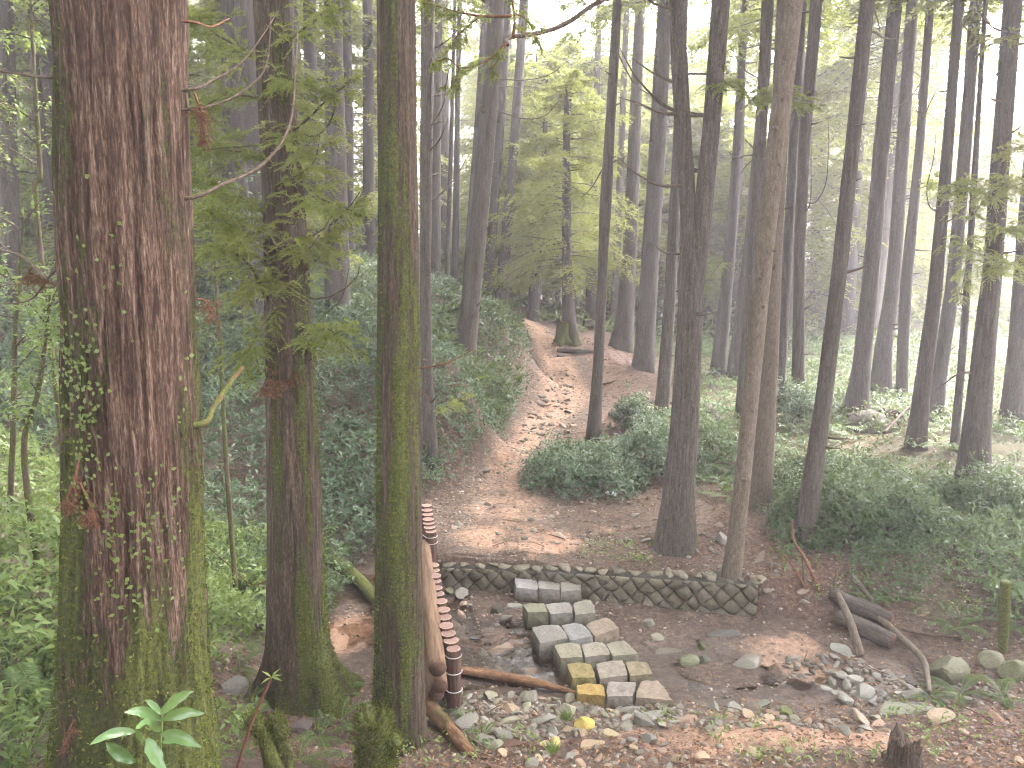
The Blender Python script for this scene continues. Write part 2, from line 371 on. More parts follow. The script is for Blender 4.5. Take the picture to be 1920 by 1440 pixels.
def ground_attrs(X, Y, Z):
    pth = on_path(X, Y)
    org = np.maximum(sst(1.2, .2, path_off(X, Y))*(.5*sst(8.9, 9.6, Y)+.12*sst(11.6, 12.8, Y))*sst(24, 22, Y), 0)
    org = np.maximum(org, blob(X, Y, [(1500,1395,.8,.34,1.0),(1330,1400,.6,.25,.85),(1180,1385,.5,.2,.6),(1620,1420,.5,.2,.7),(1250,1430,.6,.2,.6),(905,1030,.42,.45,.85),(1030,1042,.5,.4,.85),(1230,772,.9,.75,.9),(650,1160,.45,.6,.8),
        (910,1165,.4,.4,.55),(1480,1205,.6,.4,.75),(1000,1330,1.2,.25,.35),(950,920,.4,.5,.5),(1120,1020,.3,.2,.4),(1650,1400,.3,.2,.35)]))
    org = org*(.6+.85*fbm(X*4.5, Y*4.5, 0, 95, 3))
    lit = .62*sst(10, 12, Y)*(1-pth)+.25*sst(14.5, 15.5, Y)*sst(22, 20, Y)*sst(3.6, 2.6, X)*sst(-.2, .4, X)
    lit = np.maximum(lit, blob(X, Y, [(1420,1000,.9,.9,.85),(1500,1100,.7,.6,.8),(1800,1400,1.0,.6,.8),(1300,1050,.9,.4,.55),(1880,1000,.7,.8,.85),(300,1400,1.0,.8,.5),(1180,1420,.8,.35,.6),(560,1370,.7,.6,.7),(1600,1430,.3,.3,.6)]))
    grv = np.maximum(.38*pth*sst(13, 11.5, Y), blob(X, Y, [(1000,1330,1.6,.5,.8),(620,1010,.7,.5,.8),(500,1180,.8,.8,.6),(1700,1290,1.0,.6,.7),(1300,1230,1.6,1.1,.45),(950,1180,.9,1.0,.4),(1400,1340,1.0,.4,.6)]))
    wet = blob(X, Y, [(970,1240,.5,.6,1.0),(1400,1260,1.2,.5,1.0),(1560,1250,.7,.5,.9),(1300,1220,1.3,.7,.8),(900,1160,.5,.6,.6),(1700,1270,.8,.4,.6),(680,1230,.5,.4,.6)])*sst(.2, .06, Z)
    grn = .5*sst(2.6, 4.0, X)*sst(10, 12, Y) + .45*sst(-.8, -1.6, X)*sst(10.5, 12, Y)+.5*sst(24, 28, Y)+ .55*sst(-2.2, -3.2, X)*sst(9.5, 7, Y)+.5*sst(3.9, 4.8, X)*sst(7.0, 8.0, Y)
    return dict(orange=org, litter=np.clip(lit, 0, 1), gravel=grv, wet=wet, green=np.clip(grn, 0, .62))
gx = axis(-130, 140, -3.6, 5.6, .045, 1.12); gy = axis(-25, 190, 4.4, 11.6, .045, 1.10)
GX, GY = np.meshgrid(gx, gy); GZ = H(GX, GY)
gme = mesh_np('ground', np.stack([GX, GY, GZ], -1).reshape(-1, 3), grid_faces(len(gy), len(gx)), [M['soil']], True, ground_attrs(GX, GY, GZ))
tag(link('ground', gme), kind='structure')
def H(x, y):                       # from here on: height of the finished ground mesh
    x = np.asarray(x, float); y = np.asarray(y, float)
    i = np.clip(np.searchsorted(gx, x)-1, 0, len(gx)-2); j = np.clip(np.searchsorted(gy, y)-1, 0, len(gy)-2)
    u = np.clip((x-gx[i])/(gx[i+1]-gx[i]), 0, 1); v = np.clip((y-gy[j])/(gy[j+1]-gy[j]), 0, 1)
    return (GZ[j, i]*(1-u)+GZ[j, i+1]*u)*(1-v) + (GZ[j+1, i]*(1-u)+GZ[j+1, i+1]*u)*v
H0 = H
# the trodden path: its own sheet just above the ground
py_ = np.concatenate([np.arange(9.25, 14, .06), np.arange(14, 23.8, .10)]); pu = np.linspace(-1, 1, 41)
PYG = np.repeat(py_[:, None], 41, 1); edge = 1.0 + (fbm(py_*1.7, py_*0, 0, 31, 3)-.5)[:, None]*.5*np.sign(pu)[None]
PXG = np.interp(PYG, _pc[:,1], _pc[:,0]) + np.interp(PYG, _pc[:,1], _pw)*pu[None]*edge
PZG = H(PXG, PYG) + .012 - .03*np.abs(pu[None])**10
pme = mesh_np('path', np.stack([PXG, PYG, PZG], -1).reshape(-1, 3), grid_faces(len(py_), 41), [M['soil']], True, ground_attrs(PXG, PYG, PZG))
tag(link('path', pme), kind='structure')
# shallow water in the stream bed
wx = np.arange(-3.4, 4.6, .1); wy = np.arange(5.6, 9.6, .1); WX_, WY_ = np.meshgrid(wx, wy)
wme = mesh_np('stream_water', np.stack([WX_, WY_, np.full_like(WX_, -.004) + .03*sst(2, 4, WX_)], -1).reshape(-1, 3), grid_faces(len(wy), len(wx)), [M['water']])
tag(link('stream_water', wme), kind='structure')
# ------------------------------------------------------------------ generators: leaves, needles, tubes, trunks, rocks
RNG = np.random.default_rng(7)
class Acc:                                   # collects vertices and triangles for one mesh
    def __init__(s): s.V = []; s.F = []; s.T = []; s.n = 0
    def add(s, V, F, tint=None):
        V = np.asarray(V, float).reshape(-1, 3); s.V.append(V); s.F.append(np.asarray(F)+s.n)
        s.T.append(np.full(len(V), .5) if tint is None else np.asarray(tint, float)); s.n += len(V)
    def mesh(s, name, mat, smooth=False):
        by = {}
        for f in s.F: by.setdefault(f.shape[1], []).append(f)
        return mesh_np(name, np.concatenate(s.V), [np.concatenate(v) for v in by.values()], [mat], smooth, dict(tint=np.concatenate(s.T)))
def leaves(acc, P, D, U, L, Wd, fold=.25, droop=.25, tint=None, full=True):
    n = len(P); D = nrm(D); S = nrm(np.cross(D, U)); U = np.cross(S, D)
    L = np.broadcast_to(L, n)[:, None]; Wd = np.broadcast_to(Wd, n)[:, None]
    mid = P + D*L*.42 + U*L*.03
    a = mid + S*Wd*.5 + U*Wd*fold; b = mid - S*Wd*.5 + U*Wd*fold; tip = P + D*L - U*droop*L
    tn = RNG.random(n) if tint is None else np.broadcast_to(tint, n)
    i = np.arange(n)[:, None]
    if full:
        V = np.stack([P, a, mid, b, tip], 1).reshape(-1, 3)
        F = (i[:, :, None]*5 + np.array([[0,1,2],[0,2,3],[2,1,4],[3,2,4]])[None]).reshape(-1, 3); acc.add(V, F, np.repeat(tn, 5))
    else:
        V = np.stack([P, a, tip, b], 1).reshape(-1, 3)
        F = (i[:, :, None]*4 + np.array([[0,1,2],[0,2,3]])[None]).reshape(-1, 3); acc.add(V, F, np.repeat(tn, 4))
def needles(acc, A, B, L, K, nl, nw, spread=.8, droop=.1, tint=None, rng=None):
    """K needles along each of the shoots A + B*L (arrays), radiating round the shoot"""
    rng = rng or RNG; m = len(A); B = nrm(B); L = np.broadcast_to(L, m)
    t = (np.arange(K)[None]+rng.random((m, K)))/K
    P = A[:, None] + B[:, None]*(L[:, None]*t)[..., None]; P[..., 2] -= droop*(L[:, None]*t)**2/np.maximum(L[:, None], .01)
    r = nrm(np.cross(B, [.13, .31, .94])); q = np.cross(B, r)
    ph = (np.arange(K)*2.4)[None] + rng.random((m, 1))*6.3 + rng.random((m, K))*.8
    R = r[:, None]*np.cos(ph)[..., None] + q[:, None]*np.sin(ph)[..., None]
    D = nrm(B[:, None] + R*spread); l = nl*(1-.45*t)*(0.7+.6*rng.random((m, K)))
    S = nrm(np.cross(D, R))
    v0 = P - S*nw*.5; v1 = P + S*nw*.5; v2 = P + D*l[..., None]
    V = np.stack([v0, v1, v2], 2).reshape(-1, 3); F = np.arange(len(V)).reshape(-1, 3)
    tn = np.clip((rng.random((m, 1)) if tint is None else np.broadcast_to(tint, m)[:, None])*.75 + t*.2 + rng.random((m, K))*.15, 0, 1)
    acc.add(V, F, np.repeat(tn.ravel(), 3))
def catmull(P, n):
    P = np.asarray(P, float); Q = np.vstack([2*P[0]-P[1], P, 2*P[-1]-P[-2]]); k = len(P)-1
    t = np.linspace(0, k, n); i = np.minimum(t.astype(int), k-1); f = (t-i)[:, None]
    a, b, c, d = Q[i], Q[i+1], Q[i+2], Q[i+3]
    return .5*((2*b) + (-a+c)*f + (2*a-5*b+4*c-d)*f*f + (-a+3*b-3*c+d)*f**3)
def tube(P, R, nu=8, nv=24, rough=.06, seed=0, cap=True):
    C = catmull(P, nv) if len(P) > 2 else np.asarray(P[0]) + (np.asarray(P[1])-np.asarray(P[0]))*np.linspace(0, 1, nv)[:, None]
    r = np.interp(np.linspace(0, 1, nv), np.linspace(0, 1, len(R)), R)
    T = nrm(np.gradient(C, axis=0)); ref = np.array([0, 0, 1.0]) if abs(T[:, 2]).mean() < .8 else np.array([0, 1.0, 0])
    a = nrm(np.cross(T, ref)); b = np.cross(T, a)
    th = np.linspace(0, 2*np.pi, nu, endpoint=False)
    k = 1 + rough*2*(vn(np.cos(th)[None]*1.5+C[:, :1]*9, np.sin(th)[None]*1.5+C[:, 1:2]*9, C[:, 2:3]*9, seed)-.5)
    V = C[:, None] + (a[:, None]*np.cos(th)[None, :, None] + b[:, None]*np.sin(th)[None, :, None])*(r[:, None]*k)[..., None]
    V = V.reshape(-1, 3); F = [grid_faces(nv, nu, True)]
    if cap:
        V = np.vstack([V, C[:1], C[-1:]]); n = nv*nu; j = np.arange(nu); j2 = (j+1) % nu
        F.append(np.stack([np.full(nu, n), j2, j], -1)); F.append(np.stack([np.full(nu, n+1), (nv-1)*nu+j, (nv-1)*nu+j2], -1))
    return V, F
def tube_mesh(name, P, R, mat, nu=8, nv=24, moss=0.0, rough=.06, seed=0, bright=.6):
    V, F = tube(P, R, nu, nv, rough, seed)
    ms = moss + (fbm(V[:, 0]*4, V[:, 1]*4, V[:, 2]*4, seed, 3)-.5)*.6*(moss > 0)
    return mesh_np(name, V, F, [mat], True, dict(moss=np.clip(ms, 0, 1), bright=np.full(len(V), bright), tint=np.full(len(V), .5)))
def trunk_mesh(name, P, R, mat, nu, nv, base, flare=.35, fh=.35, lobes=5, ridge=.004, rfreq=30, zf=1.6, seed=0, moss=None, vpow=1.0):
    """P points from below ground up; returned mesh is local to BASE"""
    P = np.asarray(P, float); R = np.asarray(R, float); cl = np.r_[0, np.cumsum(np.linalg.norm(np.diff(P, axis=0), axis=1))]
    t = np.linspace(0, 1, nv)**vpow*cl[-1]
    C = np.stack([np.interp(t, cl, P[:, i]) for i in range(3)], -1); r = np.interp(t, cl, R)
    if nv > 20:
        k = max(3, nv//14); w = np.hanning(k+2)[1:-1]; w /= w.sum(); pad = k//2
        for i in range(2):
            e = np.r_[2*C[0, i]-C[pad:0:-1, i], C[:, i], 2*C[-1, i]-C[-2:-pad-2:-1, i]]; C[:, i] = np.convolve(e, w, 'same')[pad:pad+nv]
        e = np.r_[np.full(pad, r[0]), r, np.full(pad, r[-1])]; r = np.convolve(e, w, 'same')[pad:pad+nv]
    h = C[:, 2]-base[2]; th = np.linspace(0, 2*np.pi, nu, endpoint=False)
    rs = np.random.default_rng(seed); ph = rs.random()*6.3
    fl = flare*np.exp(-np.maximum(h, -.1)/fh)
    lob = .55 + .45*np.cos(lobes*th+ph+np.sin(2*th+ph)*.8)
    wob = (fbm(np.cos(th)[None]*1.2+seed, np.sin(th)[None]*1.2, h[:, None]*.9, seed, 3)-.5)*.12
    rr = r[:, None]*(1+fl[:, None]*(.4+.9*lob[None])+wob)
    cx, sx = np.cos(th)[None]*r[:, None]*rfreq, np.sin(th)[None]*r[:, None]*rfreq
    n1 = vn(cx, sx, h[:, None]*zf, seed+5); n2 = vn(cx*2.3, sx*2.3, h[:, None]*zf*2.2, seed+8)
    rr = rr + ridge*((1-np.abs(2*n1-1))*1.4 + (n2-.5)*1.0 - .6)
    V = C[:, None] + np.stack([np.cos(th)[None]*rr, np.sin(th)[None]*rr, np.zeros_like(rr)], -1)
    # moss colour painted brighter on the side towards the light, +X / -Y
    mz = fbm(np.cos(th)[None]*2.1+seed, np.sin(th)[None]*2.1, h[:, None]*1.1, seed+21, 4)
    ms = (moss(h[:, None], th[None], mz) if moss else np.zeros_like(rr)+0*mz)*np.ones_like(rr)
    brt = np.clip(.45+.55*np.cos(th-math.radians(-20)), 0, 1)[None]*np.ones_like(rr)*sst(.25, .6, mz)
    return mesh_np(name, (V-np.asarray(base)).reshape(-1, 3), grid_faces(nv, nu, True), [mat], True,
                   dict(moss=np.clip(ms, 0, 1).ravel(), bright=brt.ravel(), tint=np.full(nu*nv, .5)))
def ico(sub):
    bm = bmesh.new(); bmesh.ops.create_icosphere(bm, subdivisions=sub, radius=1.0)
    V = np.array([v.co[:] for v in bm.verts]); F = np.array([[v.index for v in f.verts] for f in bm.faces]); bm.free(); return V, F
ICO = {k: ico(k) for k in (1, 2, 3)}
def rock_V(seed, sub=3, cuts=9, sx=1, sy=1, sz=.6, rough=.05, lo=.42, hi=.8):
    r = np.random.default_rng(seed); V, F = ICO[sub]; V = V.copy()
    for _ in range(cuts):
        d = nrm(r.normal(size=3)); o = r.uniform(lo, hi); k = V@d; V = V - np.maximum(k-o, 0)[:, None]*d*.97
    V = V*(1+rough*2*(fbm(V[:, 0]*2.2+seed, V[:, 1]*2.2, V[:, 2]*2.2, seed, 3)-.5)[:, None])
    return V*np.array([sx, sy, sz]), F
def block_V(quad, z0, z1, seed, n=12, bev=.011, rough=.014):
    """rough hewn block: top quad (4x2, TL TR BR BL), bottom slightly larger"""
    rs = np.random.default_rng(seed)
    bm = bmesh.new(); bmesh.ops.create_cube(bm, size=2.0); bmesh.ops.subdivide_edges(bm, edges=bm.edges[:], cuts=n, use_grid_fill=True)
    V = np.array([v.co[:] for v in bm.verts]); F = np.array([[v.index for v in f.verts] for f in bm.faces]); bm.free()
    V = V*(1-0*V); s = np.sign(V)*np.abs(V)
    # round the edges of the cube
    p = 60.0; l = (np.abs(s)**p).sum(1)**(1/p); s = s/np.maximum(l, 1e-6)[:, None]*np.minimum(l, 1.02)[:, None]
    u = (s[:, 0]+1)/2; v = (s[:, 1]+1)/2; w = (s[:, 2]+1)/2
    q = np.asarray(quad, float); c = q.mean(0)
    top = ((1-u)*v)[:, None]*q[0]+(u*v)[:, None]*q[1]+(u*(1-v))[:, None]*q[2]+((1-u)*(1-v))[:, None]*q[3]
    k = 1 + (1-w)[:, None]*.05; XY = c+(top-c)*k
    tilt = rs.normal(size=2)*.04
    Z = z0 + w*(z1-z0) + w*((XY-c)@tilt)
    P = np.c_[XY, Z]; nn = nrm(np.c_[XY-c, (Z-(z0+z1)/2)])
    d = (fbm(P[:, 0]*9+seed, P[:, 1]*9, P[:, 2]*9, seed, 4)-.5)*2*rough + (vn(P[:, 0]*28, P[:, 1]*28, P[:, 2]*28, seed)-.5)*rough*.7
    ch = np.maximum(0, np.abs(s[:, 0])+np.abs(s[:, 1])+np.abs(s[:, 2])-2.35)
    d = d - ch*bev*2.2*(vn(P[:, 0]*12, P[:, 1]*12, P[:, 2]*12, seed+3)*1.6)
    return P+nn*d[:, None], F

# ------------------------------------------------------------------ crowns (shared by the trees)
def conifer_crown(seed, h=8.0, rad=2.0, nb=64, mat='needles_far', nl=.16, dens=1.0):
    """a crown of drooping branches from z=0 to z=h round the origin: leaves and the twigs that carry them"""
    r = np.random.default_rng(seed); acc = Acc(); tw = Acc()
    A = []; B = []; L = []; T = []
    for i in range(nb):
        z = h*(i+r.random())/nb; az = r.random()*6.283; f = 1-z/h
        ln = rad*(.35+.75*f**.7)*r.uniform(.6, 1.15); up = r.uniform(-.1, .35)+.25*(1-f)
        t = np.linspace(0, 1, 9)[:, None]; d = np.array([math.cos(az), math.sin(az), up])
        C = np.array([0, 0, z]) + d*t*ln + np.array([0, 0, -1])*(t**2)*ln*r.uniform(.25, .6)
        V, F = tube(C[[0, 3, 6, 8]], [.022, .012, .006], 4, 6, 0, seed, False); tw.add(V, F[0])
        side = np.array([-math.sin(az), math.cos(az), 0])
        tone = r.random()
        for k in range(2, 9):
            for sgn in (-1, 1):
                for q in range(int(2*dens+.5)):
                    dd = d*r.uniform(.2, .9)+side*sgn*r.uniform(.4, 1.1)+np.array([0, 0, r.uniform(-.8, .1)])
                    A.append(C[k]+r.normal(size=3)*.06); B.append(dd); L.append(ln*.34*r.uniform(.5, 1.2)*(1.1-.06*k)); T.append(np.clip(tone+r.normal()*.2, 0, 1))
    needles(acc, np.array(A), np.array(B), np.array(L), 11, nl, nl*.3, .75, .5, np.array(T), r)
    return acc.mesh('crown_foliage', M[mat]), tw.mesh('crown_twigs', M['bark_far'])
CROWN = [conifer_crown(s, 9, 2.0, 46, 'needles_far', .16, .9) for s in (1, 2, 3)]
CROWN_W = [conifer_crown(s, 7, 2.3, 90, 'needles_warm', .13, 1.6) for s in (11, 12)]
CROWN_D = [conifer_crown(s, 9, 2.3, 90, 'needles_far', .18, 1.6) for s in (21, 22, 23)]      # denser crowns of the nearer and the added trees, thickened to darken the foreground
TREES = {}
def moss_low(a0=.75, top=2.0, a1=.1, side=0.0, az=0.0):
    return lambda h, th, nz: a1 + a0*np.exp(-np.maximum(h, 0)/top) + side*np.cos(th-az) + (nz-.5)*.9
def tree(label, pts, Y=None, mat='bark', nu=30, nv=60, height=15, crown=None, moss=None, group=None, flare=.16, fh=.25, lobes=5,
         ridge=.004, rfreq=30, zf=1.6, name='cedar_tree', crad=1.0, key=None, bz=None, base_sink=.25, vpow=1.0):
    """pts: (centre px, py, width px) from the foot up; the trunk stands in the plane at its foot's distance"""
    if Y is None:
        g = ground(pts[0][0], pts[0][1]); Y = g[1]
    P = [at_Y(a, b, Y) for a, b, w in pts]; R = [w*.465*depth(p)/FPX for p, (a, b, w) in zip(P, pts)]
    gz = float(H(P[0][0], Y)) if bz is None else bz
    base = np.array([P[0][0], Y, gz])
    d0 = nrm(P[1]-P[0]); foot = P[0].copy()
    if foot[2] > gz: foot = foot - d0*((foot[2]-gz)/max(d0[2], .3))
    base[0] = foot[0]
    PP = [foot - d0*base_sink] + ([foot] if np.linalg.norm(foot-P[0]) > .08 else []) + P
    RR = [R[0]] + ([R[0]] if np.linalg.norm(foot-P[0]) > .08 else []) + R
    dt = nrm(P[-1]-P[-2]); dt = nrm(dt*.6+np.array([0, 0, .4])); top = P[-1].copy(); rt = R[-1]
    if height > top[2]-gz:
        add = height-(top[2]-gz); PP += [top + dt*add*.5, top + dt*add]; RR += [rt*.75, .03]
    root = empty(name, tuple(base))
    tag(root, label, 'tree', group)
    sd = len(TREES)*13+5
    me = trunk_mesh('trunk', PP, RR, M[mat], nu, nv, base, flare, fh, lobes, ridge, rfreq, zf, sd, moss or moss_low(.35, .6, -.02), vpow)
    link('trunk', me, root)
    root['_'] = 0; del root['_']
    T = dict(root=root, base=base, Y=Y, P=np.array(PP), R=np.array(RR), top=PP[-1], h=height)
    if crown is not None:
        cm = (CROWN+CROWN_W)[crown] if Y > 14 or Y < 8.2 or crown > 2 else CROWN_D[crown]; ch = min(height*.5, 9.5) if height > 9 else height*.72
        cpos = np.array([np.interp(gz+height-ch, T['P'][:, 2], T['P'][:, 0]), np.interp(gz+height-ch, T['P'][:, 2], T['P'][:, 1]), gz+height-ch+.1])
        lean = (T['top'][:2]-cpos[:2])/ch; s = ch/(9 if crown < 3 else 7)
        rz = random.Random(sd).random()*6.28
        c = link('crown', cm[0], root, tuple(cpos-base), (-lean[1], lean[0], rz), (s*crad*1.2, s*crad*1.2, s))
        link('branch_frame', cm[1], c)
    TREES[key or len(TREES)] = T
    return T
def axis_at(T, py):
    for k in range(len(T['P'])-1):
        pass
    # point of the trunk's axis that shows at photo row py
    best = None
    for t in np.linspace(0, 1, 400):
        cl = np.linspace(0, 1, len(T['P'])); p = np.array([np.interp(t, cl, T['P'][:, i]) for i in range(3)])
        d = p-O3; y = 720-FPX*np.dot(d, UPV)/np.dot(d, FW)
        if best is None or abs(y-py) < best[0]: best = (abs(y-py), p, np.interp(t, cl, T['R']))
    return best[1], best[2]
def limb(T, px, r0, r1, dy=0.0, mat='branch_dead', moss=0.0, name='branch', nu=7, nv=22, seed=None, from_trunk=True, bright=.6):
    """a branch through photo points px (first one on the trunk), bending DY metres in depth towards its tip"""
    n = len(px); P = [at_Y(a, b, T['Y'] + dy*(i/(n-1))) for i, (a, b) in enumerate(px)]
    if from_trunk:
        a, r = axis_at(T, px[0][1]); P = [a] + ([] if np.linalg.norm(P[0]-a) < .08 else [P[0]]) + P[1:]
    P = np.array(P)-T['base']
    o = link(name, tube_mesh(name, P, [r0, (r0+r1)*.5, r1], M[mat], nu, nv, moss, .12, seed if seed is not None else len(bpy.data.objects), bright), T['root'])
    return o, P
def spray(acc, C, ln, k, rng, nl=.035, nw=.006, K=26, flat=.6, tone=None, droop=.35, up=.1):
    """leafy shoots along curve C (m,3): feathery sprays"""
    C = np.asarray(C); T = nrm(np.gradient(C, axis=0)); A = []; B = []; L = []; TT = []
    for i in range(k):
        t = rng.uniform(.12, 1.0); j = t*(len(C)-1); a = int(j); p = C[a] + (C[min(a+1, len(C)-1)]-C[a])*(j-a)
        s = nrm(np.cross(T[a], [0, 0, 1.0]))*(1 if i % 2 else -1)
        d = nrm(T[a]*rng.uniform(.3, .9) + s*rng.uniform(.3, 1.0) + np.array([0, 0, rng.uniform(-flat, flat*.5)+up]) + rng.normal(size=3)*.2)
        l = ln*rng.uniform(.5, 1.15)*(1.15-.55*t); A.append(p); B.append(d); L.append(l); TT.append(np.clip((tone if tone is not None else rng.random())+rng.normal()*.18, 0, 1))
        for q in range(3):
            u = rng.uniform(.25, .9); s2 = nrm(np.cross(d, [0, 0, 1.0]))*rng.choice([-1, 1])
            A.append(p+d*l*u); B.append(nrm(d*.7+s2*rng.uniform(.5, 1)+np.array([0, 0, rng.uniform(-.4, .2)]))); L.append(l*.5*rng.uniform(.6, 1.1)); TT.append(TT[-1])
    needles(acc, np.array(A), np.array(B), np.array(L), K, nl, nw, .7, droop, np.array(TT), rng)
# ------------------------------------------------------------------ the traced trees
def moss_big(h, th, nz):
    right = np.cos(th-math.radians(-25)); left = np.cos(th-math.radians(205))
    m = (nz-.5)*1.4 + .14
    m = m + sst(1.9, .3, h)*.55*sst(-.3, .75, right) + sst(3.6, .8, h)*.30 + .30*sst(.15, .9, left)*sst(6.5, 3.0, h) + .25*sst(.5, .1, h)
    return m
def moss_two(h, th, nz):
    right = np.cos(th-math.radians(-20)); return (nz-.5)*1.5 + .27 + .26*right*sst(4.0, 2.0, h) + .25*sst(1.2, .1, h)
def moss_three(h, th, nz):
    right = np.cos(th-math.radians(-15)); left = np.cos(th-math.radians(200))
    return (nz-.5)*1.8 + .22 + .26*sst(4.2, 2.2, h) + .22*left + .10*right
tree('huge red-barked cedar with moss and creeper leaves, closest to the camera', [(254,1430,308),(255,1250,268),(254,1100,255),(252,900,247),(246,650,240),(240,450,238),(231,200,238),(226,0,238)],
     Y=3.5, mat='bark_red', nu=260, nv=380, height=19, crown=0, moss=moss_big, flare=.10, fh=.25, lobes=6, ridge=.017, rfreq=40, zf=1.1, key='L1', bz=1.25, vpow=2.2)
tree('mossy buttressed cedar behind the huge one, with leafy lower branches', [(566,1305,158),(558,1200,118),(552,900,100),(545,700,92),(535,450,82),(520,200,70),(508,0,66)],
     mat='bark_old', nu=150, nv=260, height=17, crown=1, moss=moss_two, flare=.40, fh=.22, lobes=5, ridge=.010, rfreq=40, zf=1.3, key='L2', vpow=1.8)
tree('straight slender moss-patched cedar beside the log posts', [(747,1385,106),(748,1200,94),(748,900,86),(747,500,80),(745,200,76),(744,0,74)],
     mat='bark_old', nu=150, nv=280, height=17, crown=2, moss=moss_three, flare=.10, fh=.2, lobes=4, ridge=.008, rfreq=42, zf=1.3, key='L3', vpow=1.8)
T_ = [
 ('T4','thin dark trunk rising right behind the slender moss-patched cedar',[(808,862,30),(800,700,23),(797,540,22),(799,300,25),(803,0,28)],'bark',14,None),
 ('T5','leaning reddish trunk on the bank left of the path',[(868,690,48),(890,500,34),(917,200,34),(932,0,30)],'bark',16,1),
 ('T7','mossy-footed trunk at the top of the bank, right of the leaning one',[(938,592,30),(944,500,24),(962,300,19),(983,0,19)],'bark_far',22,2),
 ('R1','thin dark trunk with a swollen knot at the edge of the path',[(1112,828,30),(1121,700,22),(1130,500,18),(1136,375,24),(1143,250,20),(1158,0,18)],'bark',13,None),
 ('R3','stout trunk with a wide foot at the far edge of the clearing',[(1166,655,44),(1172,600,34),(1180,480,28),(1190,250,24),(1201,0,20)],'bark_far',21,0),
 ('R4','stout pale brown trunk just right of the wide-footed one in the clearing',[(1206,690,42),(1212,600,38),(1220,480,35),(1234,250,33),(1248,0,30)],'bark_far',17,1),
 ('R5','straight grey-brown trunk behind the sand patch in the clearing',[(1240,782,30),(1250,650,25),(1260,480,22),(1272,250,20),(1281,0,19)],'bark',14,None),
 ('R7','trunk forked at mid height beyond the clearing',[(1346,703,32),(1354,620,27),(1366,500,24),(1378,350,20),(1388,180,16),(1398,0,14)],'bark_far',15,2),
 ('R12','trunk leaning against its forked neighbour beyond the clearing',[(1374,710,26),(1385,620,24),(1405,470,23),(1425,250,22),(1441,0,22)],'bark_far',16,0),
 ('R11','dark straight trunk tucked behind the bumpy thin one',[(1390,790,26),(1399,650,24),(1409,540,23),(1424,300,22),(1440,0,24)],'bark',15,None),
 ('R9','thin trunk studded with knobs growing just behind the stone wall',[(1371,1082,38),(1384,985,33),(1402,800,32),(1417,650,31),(1436,450,34),(1455,280,38),(1488,0,38)],'bark_grey',17,0),
 ('R10','smooth pale trunk behind the knobby thin one',[(1424,955,46),(1430,880,40),(1440,700,37),(1450,450,36),(1462,250,35),(1474,0,36)],'bark_grey',18,1),
 ('R14','slim trunk between the pale smooth one and its upright neighbour',[(1458,770,24),(1466,650,21),(1478,450,19),(1492,200,18),(1505,0,17)],'bark_far',14,None),
 ('R13','upright trunk with a thin curved side stem on its right',[(1497,785,28),(1497,660,24),(1499,480,22),(1508,270,23),(1531,0,24)],'bark',15,2),
 ('R15','dark mossy leaning trunk in front of the leafy bush',[(1508,1020,48),(1516,950,38),(1546,740,31),(1573,520,29),(1599,270,28),(1627,0,27)],'bark',17,2),
 ('R16','sturdy trunk rising behind the mound of roots',[(1604,782,50),(1614,700,35),(1631,540,31),(1655,250,29),(1679,0,26)],'bark_far',17,0),
 ('R17','wide hazy trunk right of the mound of roots',[(1651,735,40),(1657,650,33),(1674,540,27),(1692,280,24),(1711,0,22)],'bark_far',16,1),
 ('R18','slender hazy trunk pressed against the wide hazy one',[(1690,752,22),(1693,650,22),(1700,520,22),(1722,300,16),(1745,0,15)],'bark_far',14,None),
 ('R19','trunk with a red-brown foot and bent bough on the fern slope',[(1717,838,40),(1729,730,30),(1752,560,26),(1775,300,21),(1798,0,18)],'bark',15,2),
 ('R20','reddish straight trunk close behind the one with the bent bough',[(1753,785,30),(1762,700,27),(1786,540,26),(1808,300,23),(1830,0,22)],'bark_far',15,0),
 ('R21','very thin sapling trunk between two thick ones on the fern slope',[(1789,842,16),(1803,680,14),(1820,450,12),(1835,200,9),(1848,0,8)],'bark_far',11,None),
 ('R22','thick dark trunk with a spreading foot and green branches, rightmost near tree',[(1822,930,66),(1832,800,49),(1846,640,40),(1862,500,34),(1878,270,32),(1899,0,33)],'bark',18,1),
 ('R23','dark trunk cut off by the right edge of the view',[(1898,795,46),(1910,660,38),(1925,450,36),(1950,150,32),(1962,0,30)],'bark',15,2),
 ('C1','crooked trunk at the head of the path beside the fallen roots',[(1000,602,26),(1004,520,24),(1012,440,14),(1020,300,11)],'bark_far',7.4,3),
 ('C2','thick mossy trunk behind the stump at the head of the path',[(1072,640,34),(1066,590,26),(1063,480,20),(1062,300,16)],'bark_far',6.6,4),
 ('C3','hazy trunk between the mossy stump and the knotted thin trunk',[(1105,612,24),(1108,540,19),(1112,400,15),(1118,200,13),(1124,0,12)],'bark_far',15,1),
 ('R2','thin pale trunk behind the knotted thin one',[(1150,622,18),(1156,500,15),(1164,300,14),(1172,100,12),(1176,0,12)],'bark_far',15,None),
]
for k, lab, pts, mat, hh, cr in T_:
    kw = {}
    big = max(p[2] for p in pts) > 40
    if k in ('R15',): kw['moss'] = moss_low(.25, 1.2, .08, .15, -.4)
    if k in ('R22', 'T7', 'C2', 'R13'): kw['moss'] = moss_low(.45, .8, .03)
    if k == 'R9': kw.update(flare=.1)
    if k == 'R3': kw.update(flare=.35, fh=.5)
    if k in ('R16', 'R22', 'R17'): kw.update(flare=.18, fh=.4)
    tree(lab, pts, mat=mat, nu=44 if big else 28, nv=110 if big else 70, height=hh, crown=cr, ridge=.005 if big else .003, key=k, **kw)
